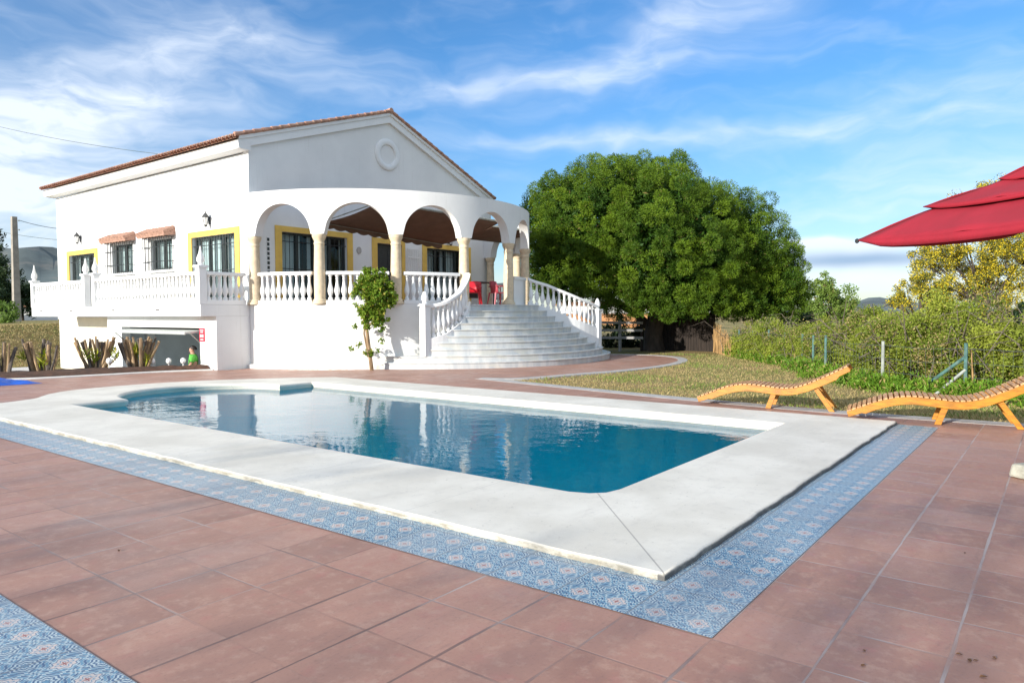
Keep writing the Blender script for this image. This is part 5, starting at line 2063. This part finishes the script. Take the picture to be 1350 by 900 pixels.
stump(7.18, 23.3, .25, 10, .92, 'dark stump of a cut shrub at the left frame edge', 1, 3)
stump(8.13, 23.0, .34, 13, .94, 'cut shrub with a bright yellow green shoot on its right side', 2, 5)
stump(9.47, 22.8, .80, 24, .96, 'widest cut shrub, its bare stems fanned out with green shoots at the middle', 3, 7)
stump(10.45, 22.25, .62, 22, .94, 'cut shrub standing in front of the open garage door', 4, 5)
mb = MB(); mb.tube([view_pt(139, 487, 24.6), view_pt(157, 468, 24.6)], [.03, .02], 6)
tag(mb.build('dead_branch', 'trunk_cut', smooth=True), 'bare stick leaning between the two right-hand cut shrubs', 'branch')

# white globe lamps on short stems along the bed
globe_at = [((9.62, 22.35), 'white globe garden lamp beside the widest cut shrub', .26), ((10.75, 22.05), 'white globe garden lamp right of the rightmost cut shrub', .16),
            ((11.10, 21.75), 'white globe garden lamp midway between cut shrub and person', .18), ((11.42, 21.50), 'white globe garden lamp just left of the person in green', .18)]
proto = None
for (x, y), lab, z in globe_at:
    if proto is None:
        t = thing('garden_lamp', lab, 'lamp', (0, 0, 0), 'white globe lamps in the bed')
        mb = MB(); mb.lathe([(.03, 0), (.022, .02), (.022, .22)], (0, 0, 0), 8); mb.build('stem', 'white_paint', t)
        mb = MB(); mb.lathe([(.03, .22), (.075, .25), (.10, .31), (.10, .35), (.075, .41), (.02, .44)], (0, 0, 0), 14); mb.build('globe', 'globe', t, smooth=True)
        proto = t
    else:
        t = copy_tree(proto)
    t['label'] = lab
    t.location = (x, y, .06 if z > .2 else .0); t.scale = (.8, .8, .85)

# folded blue pool cover
mb = MB()
rng2 = random.Random(6)
n = 26
for i in range(n + 1):
    for j in range(13):
        u, v = i / n, j / 12
        x = 5.6 + u * 1.5; y = 20.15 + v * 1.35 + (1 - u) * .25
        edge = min(u * 5, (1 - u) * 2.2, v * 5, (1 - v) * 5, 1)
        z = .006 + .10 * max(0, edge) ** .7 * (1 + .5 * math.sin(u * 17 + v * 5) * math.sin(v * 11))
        mb.v.append((x, y, z))
for i in range(n):
    for j in range(12): mb.f.append((i * 13 + j, (i + 1) * 13 + j, (i + 1) * 13 + j + 1, i * 13 + j + 1))
tag(mb.build('pool_cover', 'tarp', smooth=True), 'crumpled bright blue pool cover lying on the paving at the left edge', 'pool cover')


# ------------------------------------------------------------------ person in the drive
def person():
    px_, py_, pz_ = 11.80, 21.60, -1.085
    t = thing('person', 'person in a green short sleeved shirt standing below the bed in front of the garage', 'person', (px_, py_, pz_))
    # local axes: faces -X-ish and left of the picture, i.e. +Y / -X
    face = Vector((-.80, .60, 0)); side = Vector((-.60, -.80, 0))   # side = his left hand
    K = 1.06
    def W(f, s, z): return Vector((px_, py_, pz_)) + (face * f + side * s + Vector((0, 0, z))) * K
    def skin(name, verts, edges, radii, material, parent, root=0, sub=2):
        me = bpy.data.meshes.new(name)
        off = world_loc(parent)
        me.from_pydata([tuple(v - off) for v in verts], edges, [])
        o = bpy.data.objects.new(name, me); COL.objects.link(o); o.parent = parent
        md = o.modifiers.new('skin', 'SKIN')
        for i, sv in enumerate(me.skin_vertices[0].data):
            r_ = radii[i]
            sv.radius = r_ if hasattr(r_, '__len__') else (r_, r_)
            sv.use_root = (i == root)
        md.use_smooth_shade = True
        ss = o.modifiers.new('sub', 'SUBSURF'); ss.levels = sub; ss.render_levels = sub
        me.materials.append(MATS[material])
        return o
    V_ = [W(0, 0, .95), W(0, 0, 1.15), W(.01, 0, 1.33), W(0, 0, 1.44), W(.02, 0, 1.50), W(.035, 0, 1.58), W(.03, 0, 1.67),
          W(0, .17, 1.40), W(.05, .25, 1.14), W(.26, .20, 1.02), W(.34, .18, 1.00),
          W(0, -.17, 1.40), W(.02, -.24, 1.13), W(.18, -.22, .95), W(.26, -.20, .93),
          W(0, .09, .90), W(.02, .10, .50), W(-.02, .10, .09), W(.13, .10, .04),
          W(0, -.09, .90), W(.01, -.10, .50), W(-.03, -.10, .09), W(.12, -.10, .04), W(.105, 0, 1.575)]
    E_ = [(0, 1), (1, 2), (2, 3), (3, 4), (4, 5), (5, 6), (2, 7), (7, 8), (8, 9), (9, 10), (2, 11), (11, 12), (12, 13), (13, 14), (0, 15), (15, 16), (16, 17), (17, 18), (0, 19), (19, 20), (20, 21), (21, 22), (5, 23)]
    Rr = [.13, .12, .13, .075, .055, .085, .07, .06, .045, .035, .03, .06, .045, .035, .03, .085, .06, .042, .035, .085, .06, .042, .035, .012]
    # hands: palm and five short fingers each
    for w, fdir in ((10, Vector((.9, -.1, -.1))), (14, Vector((.9, .1, -.2)))):
        for k in range(5):
            sgn = 1 if w == 10 else -1
            base = V_[w]
            spread = (k - 2) * .018
            tip = base + face * (.055 if k else .03) + side * (spread + (0.03 * sgn * -1 if k == 0 else 0)) + Vector((0, 0, -.01))
            tip2 = tip + face * (.04 if k else .02) + Vector((0, 0, -.025))
            i = len(V_)
            V_ += [tip, tip2]; E_ += [(w, i), (i, i + 1)]; Rr += [.0095, .008]
    body = skin('body', V_, E_, Rr, 'skin', t)
    SV = [W(0, 0, .90), W(0, 0, 1.05), W(0, 0, 1.22), W(.01, 0, 1.36), W(0, 0, 1.45), W(0, .185, 1.40), W(.03, .235, 1.22), W(0, -.185, 1.40), W(.01, -.235, 1.22)]
    skin('shirt', SV, [(0, 1), (1, 2), (2, 3), (3, 4), (3, 5), (5, 6), (3, 7), (7, 8)], [(.165, .125), (.16, .12), (.165, .125), (.155, .115), .07, .085, .07, .085, .07], 'green_shirt', body, 1)
    TV = [W(0, 0, .93), W(0, .095, .86), W(.02, .10, .50), W(-.02, .10, .12), W(0, -.095, .86), W(.01, -.10, .50), W(-.03, -.10, .12)]
    skin('trousers', TV, [(0, 1), (1, 2), (2, 3), (0, 4), (4, 5), (5, 6)], [(.15, .12), .105, .08, .065, .105, .08, .065], 'trousers', body)
    mb = MB()
    n = 12
    for i in range(7):
        ph = PI * .62 * i / 6
        for k in range(n):
            a = 2 * PI * k / n
            d = face * math.cos(a) * .097 * math.sin(ph) + side * math.sin(a) * .092 * math.sin(ph) + Vector((0, 0, .10 * math.cos(ph)))
            back = -.012 - .05 * (i / 6)
            c = W(.03, 0, 1.625) + d * 1.0 + face * back
            mb.v.append(tuple(c))
    for i in range(6):
        for k in range(n): mb.f.append((i * n + k, (i + 1) * n + k, (i + 1) * n + (k + 1) % n, i * n + (k + 1) % n))
    mb.build('hair', 'hair', body, smooth=True)
    for s in (.03, -.03):
        mb = MB(); c = W(.112, s, 1.60); mb.lathe([(0, -.01), (.011, 0), (0, .01)], c, 8)
        mb.build('eye', 'hair', body)
    mb = MB(); mb.tube([W(.108, -.025, 1.535), W(.116, 0, 1.535), W(.108, .025, 1.535)], .006, 5)
    mb.build('mouth', 'sign_red', body)
    for s in (.083, -.083):
        mb = MB(); mb.tube([W(.02, s, 1.56), W(.01, s * 1.12, 1.59), W(.02, s * 1.05, 1.615)], [.012, .018, .01], 6)
        mb.build('ear', 'skin', body, smooth=True)
    for s in (.10, -.10):
        mb = MB(); mb.tube([W(-.07, s, .04), W(.02, s, .045), W(.17, s, .03)], [.045, .05, .035], 8)
        mb.build('shoe', 'shoe', body, smooth=True)


person()

# ------------------------------------------------------------------ background things
t = thing('utility_pole', 'weathered concrete power pole on the bank left of the villa', 'pole', (20.7, 63.4, 1.2))
mb = MB()
mb.add([(20.7 + a * w, 63.4 + b * w, z) for z, w in ((.8, .24), (9.15, .17)) for a, b in ((-1, -1), (1, -1), (1, 1), (-1, 1))], [(0, 3, 2, 1), (4, 5, 6, 7), (0, 1, 5, 4), (1, 2, 6, 5), (2, 3, 7, 6), (3, 0, 4, 7)])
mb.build('shaft', 'concrete_pole', t)
for z in (8.2, 8.9):
    mb = MB(); mb.lathe([(.03, -.08), (.06, -.05), (.06, .0), (.03, .03)], (20.95, 63.2, z), 8); mb.build('insulator', 'grey_pipe', t)
cables = [('highest thin power cable crossing the sky above the villa roof', view_pt(-60, 152, 58), view_pt(330, 214, 45), .55, .016),
          ('thin power cable running from the pole top towards the villa', Vector((20.95, 63.2, 8.9)), view_pt(110, 302, 62), .25, .022),
          ('lower power cable passing behind the pole', view_pt(-40, 296, 66), view_pt(110, 318, 64), .3, .02)]
for lab, a, b, sag, r_ in cables:
    mb = MB()
    pts = []
    for i in range(17):
        p = a.lerp(b, i / 16); p.z -= sag * 4 * (i / 16) * (1 - i / 16); pts.append(p)
    mb.tube(pts, r_, 5)
    tag(mb.build('power_cable', 'wire', smooth=True), lab, 'cable', 'power cables')


def far_house(name, label, c, w, d, h, rz, roof_h, doors):
    t = thing(name, label, 'building', c)
    mb = MB(); mb.obox((c[0], c[1], c[2] + h / 2), (w, d, h), rz); mb.build('wall', 'far_white', t)
    cz, sz = math.cos(rz), math.sin(rz)
    L = lambda x, y, z: (c[0] + x * cz - y * sz, c[1] + x * sz + y * cz, c[2] + z)
    mb = MB()
    W2, D2 = w / 2 + .3, d / 2 + .3
    mb.add([L(-W2, -D2, h), L(W2, -D2, h), L(W2, D2, h), L(-W2, D2, h), L(-W2, 0, h + roof_h), L(W2, 0, h + roof_h)], [(0, 1, 5, 4), (3, 4, 5, 2), (0, 4, 3), (1, 2, 5), (0, 3, 2, 1)])
    mb.build('roof', 'far_roof', t)
    for x in doors:
        mb = MB(); mb.obox(L(x, -d / 2 - .02, h * .5), (1.0, .06, h * .45), rz); mb.build('window', 'interior_dark', t)


c = view_pt(22, 425, 92); far_house('roadside_house', 'low white roadside house with orange roof behind the pole', (c.x, c.y, .9), 12, 6, 1.7, R(-38), .55, (-3, 0, 3))
c = view_pt(815, 440, 96); far_house('farm_shed', 'long low whitish shed seen under the left side of the pine', (c.x, c.y, .6), 16, 6, 2.1, R(-52), .5, (-4, 2))
mb = MB()
c = view_pt(60, 420, 70)
mb.sweep([tuple(view_pt(px, 420, d).xy) for px, d in ((-30, 68), (20, 70), (75, 74))], .3, .8, 1.72)
tag(mb.build('boundary_wall', 'far_white'), 'low pale boundary wall along the road at the far left', 'wall')
mb = MB()
pts = [view_pt(px, 415, 78) for px in (700, 790, 860, 930)]
mb.sweep([(p.x, p.y) for p in pts], 4.0, -.2, 1.62)
structure(mb.build('earth_bank', 'soil_orange', bevel=.6))

# rail fence and board fence under the pine
t = thing('rail_fence', 'three-rail white fence in the shade right of the stairs', 'fence', (27.0, 17.2, 0))
fa, fb = Vector((27.7, 16.45, 0)), Vector((28.95, 14.85, 0))
for z in (.55, .88, 1.22):
    mb = MB(); a = fa + Vector((0, 0, z)); b = fb + Vector((0, 0, z - .02))
    mb.sweep([(a.x, a.y), (b.x, b.y)], .05, [a.z, b.z], [a.z + .11, b.z + .11]); mb.build('rail', 'fence_rail', t)
for k in (0.02, .5, .98):
    p = fa.lerp(fb, k); mb = MB(); mb.obox((p.x + .09, p.y + .05, .62), (.10, .10, 1.5)); mb.build('post', 'fence_rail' if k < .9 else 'dark_board', t)
t = thing('board_fence', 'dark upright board fence behind the pine trunk', 'fence', (29.5, 13.6, 0))
fa, fb = Vector((30.4, 15.2)), Vector((29.75, 11.9))
rr = random.Random(5)
mb = MB()
for i in range(26):
    p = fa.lerp(fb, i / 25); h = 1.75 + rr.uniform(-.05, .05)
    mb.obox((p.x, p.y, h / 2 - .05), (.03, .125, h), math.atan2(fb.y - fa.y, fb.x - fa.x) - PI / 2)
mb.build('boards', 'dark_board', t)
mb = MB(); mb.sweep([tuple(fa + Vector((.05, 0))), tuple(fb + Vector((.05, 0)))], .05, 1.3, 1.4); mb.build('rail', 'dark_board', t)
t = thing('reed_screen', 'ragged tan reed screen at the right of the board fence', 'fence', (29.3, 11.6, 0))
fa, fb = Vector((29.6, 11.8)), Vector((26.6, 10.0))
mb = MB()
for i in range(150):
    p = fa.lerp(fb, i / 149); h = rr.uniform(.7, 1.25) * (1.1 - .45 * i / 149)
    mb.tube([(p.x + rr.uniform(-.05, .05), p.y + rr.uniform(-.05, .05), 0), (p.x + rr.uniform(-.08, .08), p.y + rr.uniform(-.08, .08), h)], [.016, .010], 5)
mb.build('reeds', 'reed', t)

# fallen leaves
proto = None
leaf_px = [(1272, 729, 'single small dark leaf on the paving at right'), (1265, 863, 'curled brown leaf lying by the open joint at lower right'), (1278, 871, None), (1286, 871, None), (1311, 868, 'largest dark leaf in the lower right group'), (1297, 893, None), (1139, 858, None), (1138, 878, None), (157, 726, 'brown leaf on the paving at far left')]
for i, (px, py, lab) in enumerate(leaf_px):
    v = fwd * 950 + rt * (px - 675) - upv * (py - 450)
    s_ = -CAM_H / v.z
    p = v * s_
    if proto is None:
        mb = MB()
        mb.v = [(-.022, 0, .004), (-.008, .011, .012), (.012, .010, .010), (.026, 0, .003), (.012, -.010, .012), (-.008, -.010, .008), (.002, 0, .004)]
        mb.f = [(0, 6, 1), (1, 6, 2), (2, 6, 3), (3, 6, 4), (4, 6, 5), (5, 6, 0)]
        o = mb.build('fallen_leaf', 'dry_leaf')
        sd = o.modifiers.new('thickness', 'SOLIDIFY'); sd.thickness = .002
        proto = o
    else:
        o = proto.copy(); COL.objects.link(o)
    tag(o, lab or 'tiny dry brown leaf among the scattered leaves at lower right', 'leaf', 'fallen leaves on the paving')
    o.scale = (.62 + .25 * ((i * 7) % 3 - 1) * .6,) * 3
    o.location = (p.x, p.y, .003); o.rotation_euler = (0, 0, i * 1.7)


# trees standing beyond the left frame edge: they throw the long shade over the near paving
def shade_wood():
    rng = np.random.default_rng(61)
    C_ = []
    for x, y, z, r_ in ((-24, -3, 4.5, 4.2), (-23, 3.2, 4.6, 4.0), (-24, 9.5, 4.4, 3.9), (-22, 14.2, 2.6, 2.6), (-26, -10, 5, 4.5), (-23, .2, 2.0, 3), (-24, 6.5, 2.0, 3), (-24, 12.2, 2.4, 2.6)):
        n = int(r_ ** 2 * 13)
        q = rng.normal(size=(n, 3)); q /= np.linalg.norm(q, axis=1, keepdims=True)
        C_.append(np.array([x, y, z]) + q * r_ * (rng.random((n, 1)) ** .4) * np.array([1, 1, 1.0]))
    C_ = np.concatenate(C_)
    C_ = C_[C_[:, 2] > .1]
    A = clump_leaves(C_, .6, 11, .22, .11, rng, radial=.3, third=.0, tint_spread=.4, shell=.1)
    o = leafmesh('shade_trees', 'far_leaves', *A, rng=rng)
    stuff(o, 'belt of leafy trees west of the pool throwing shade over the paving', 'trees')


shade_wood()
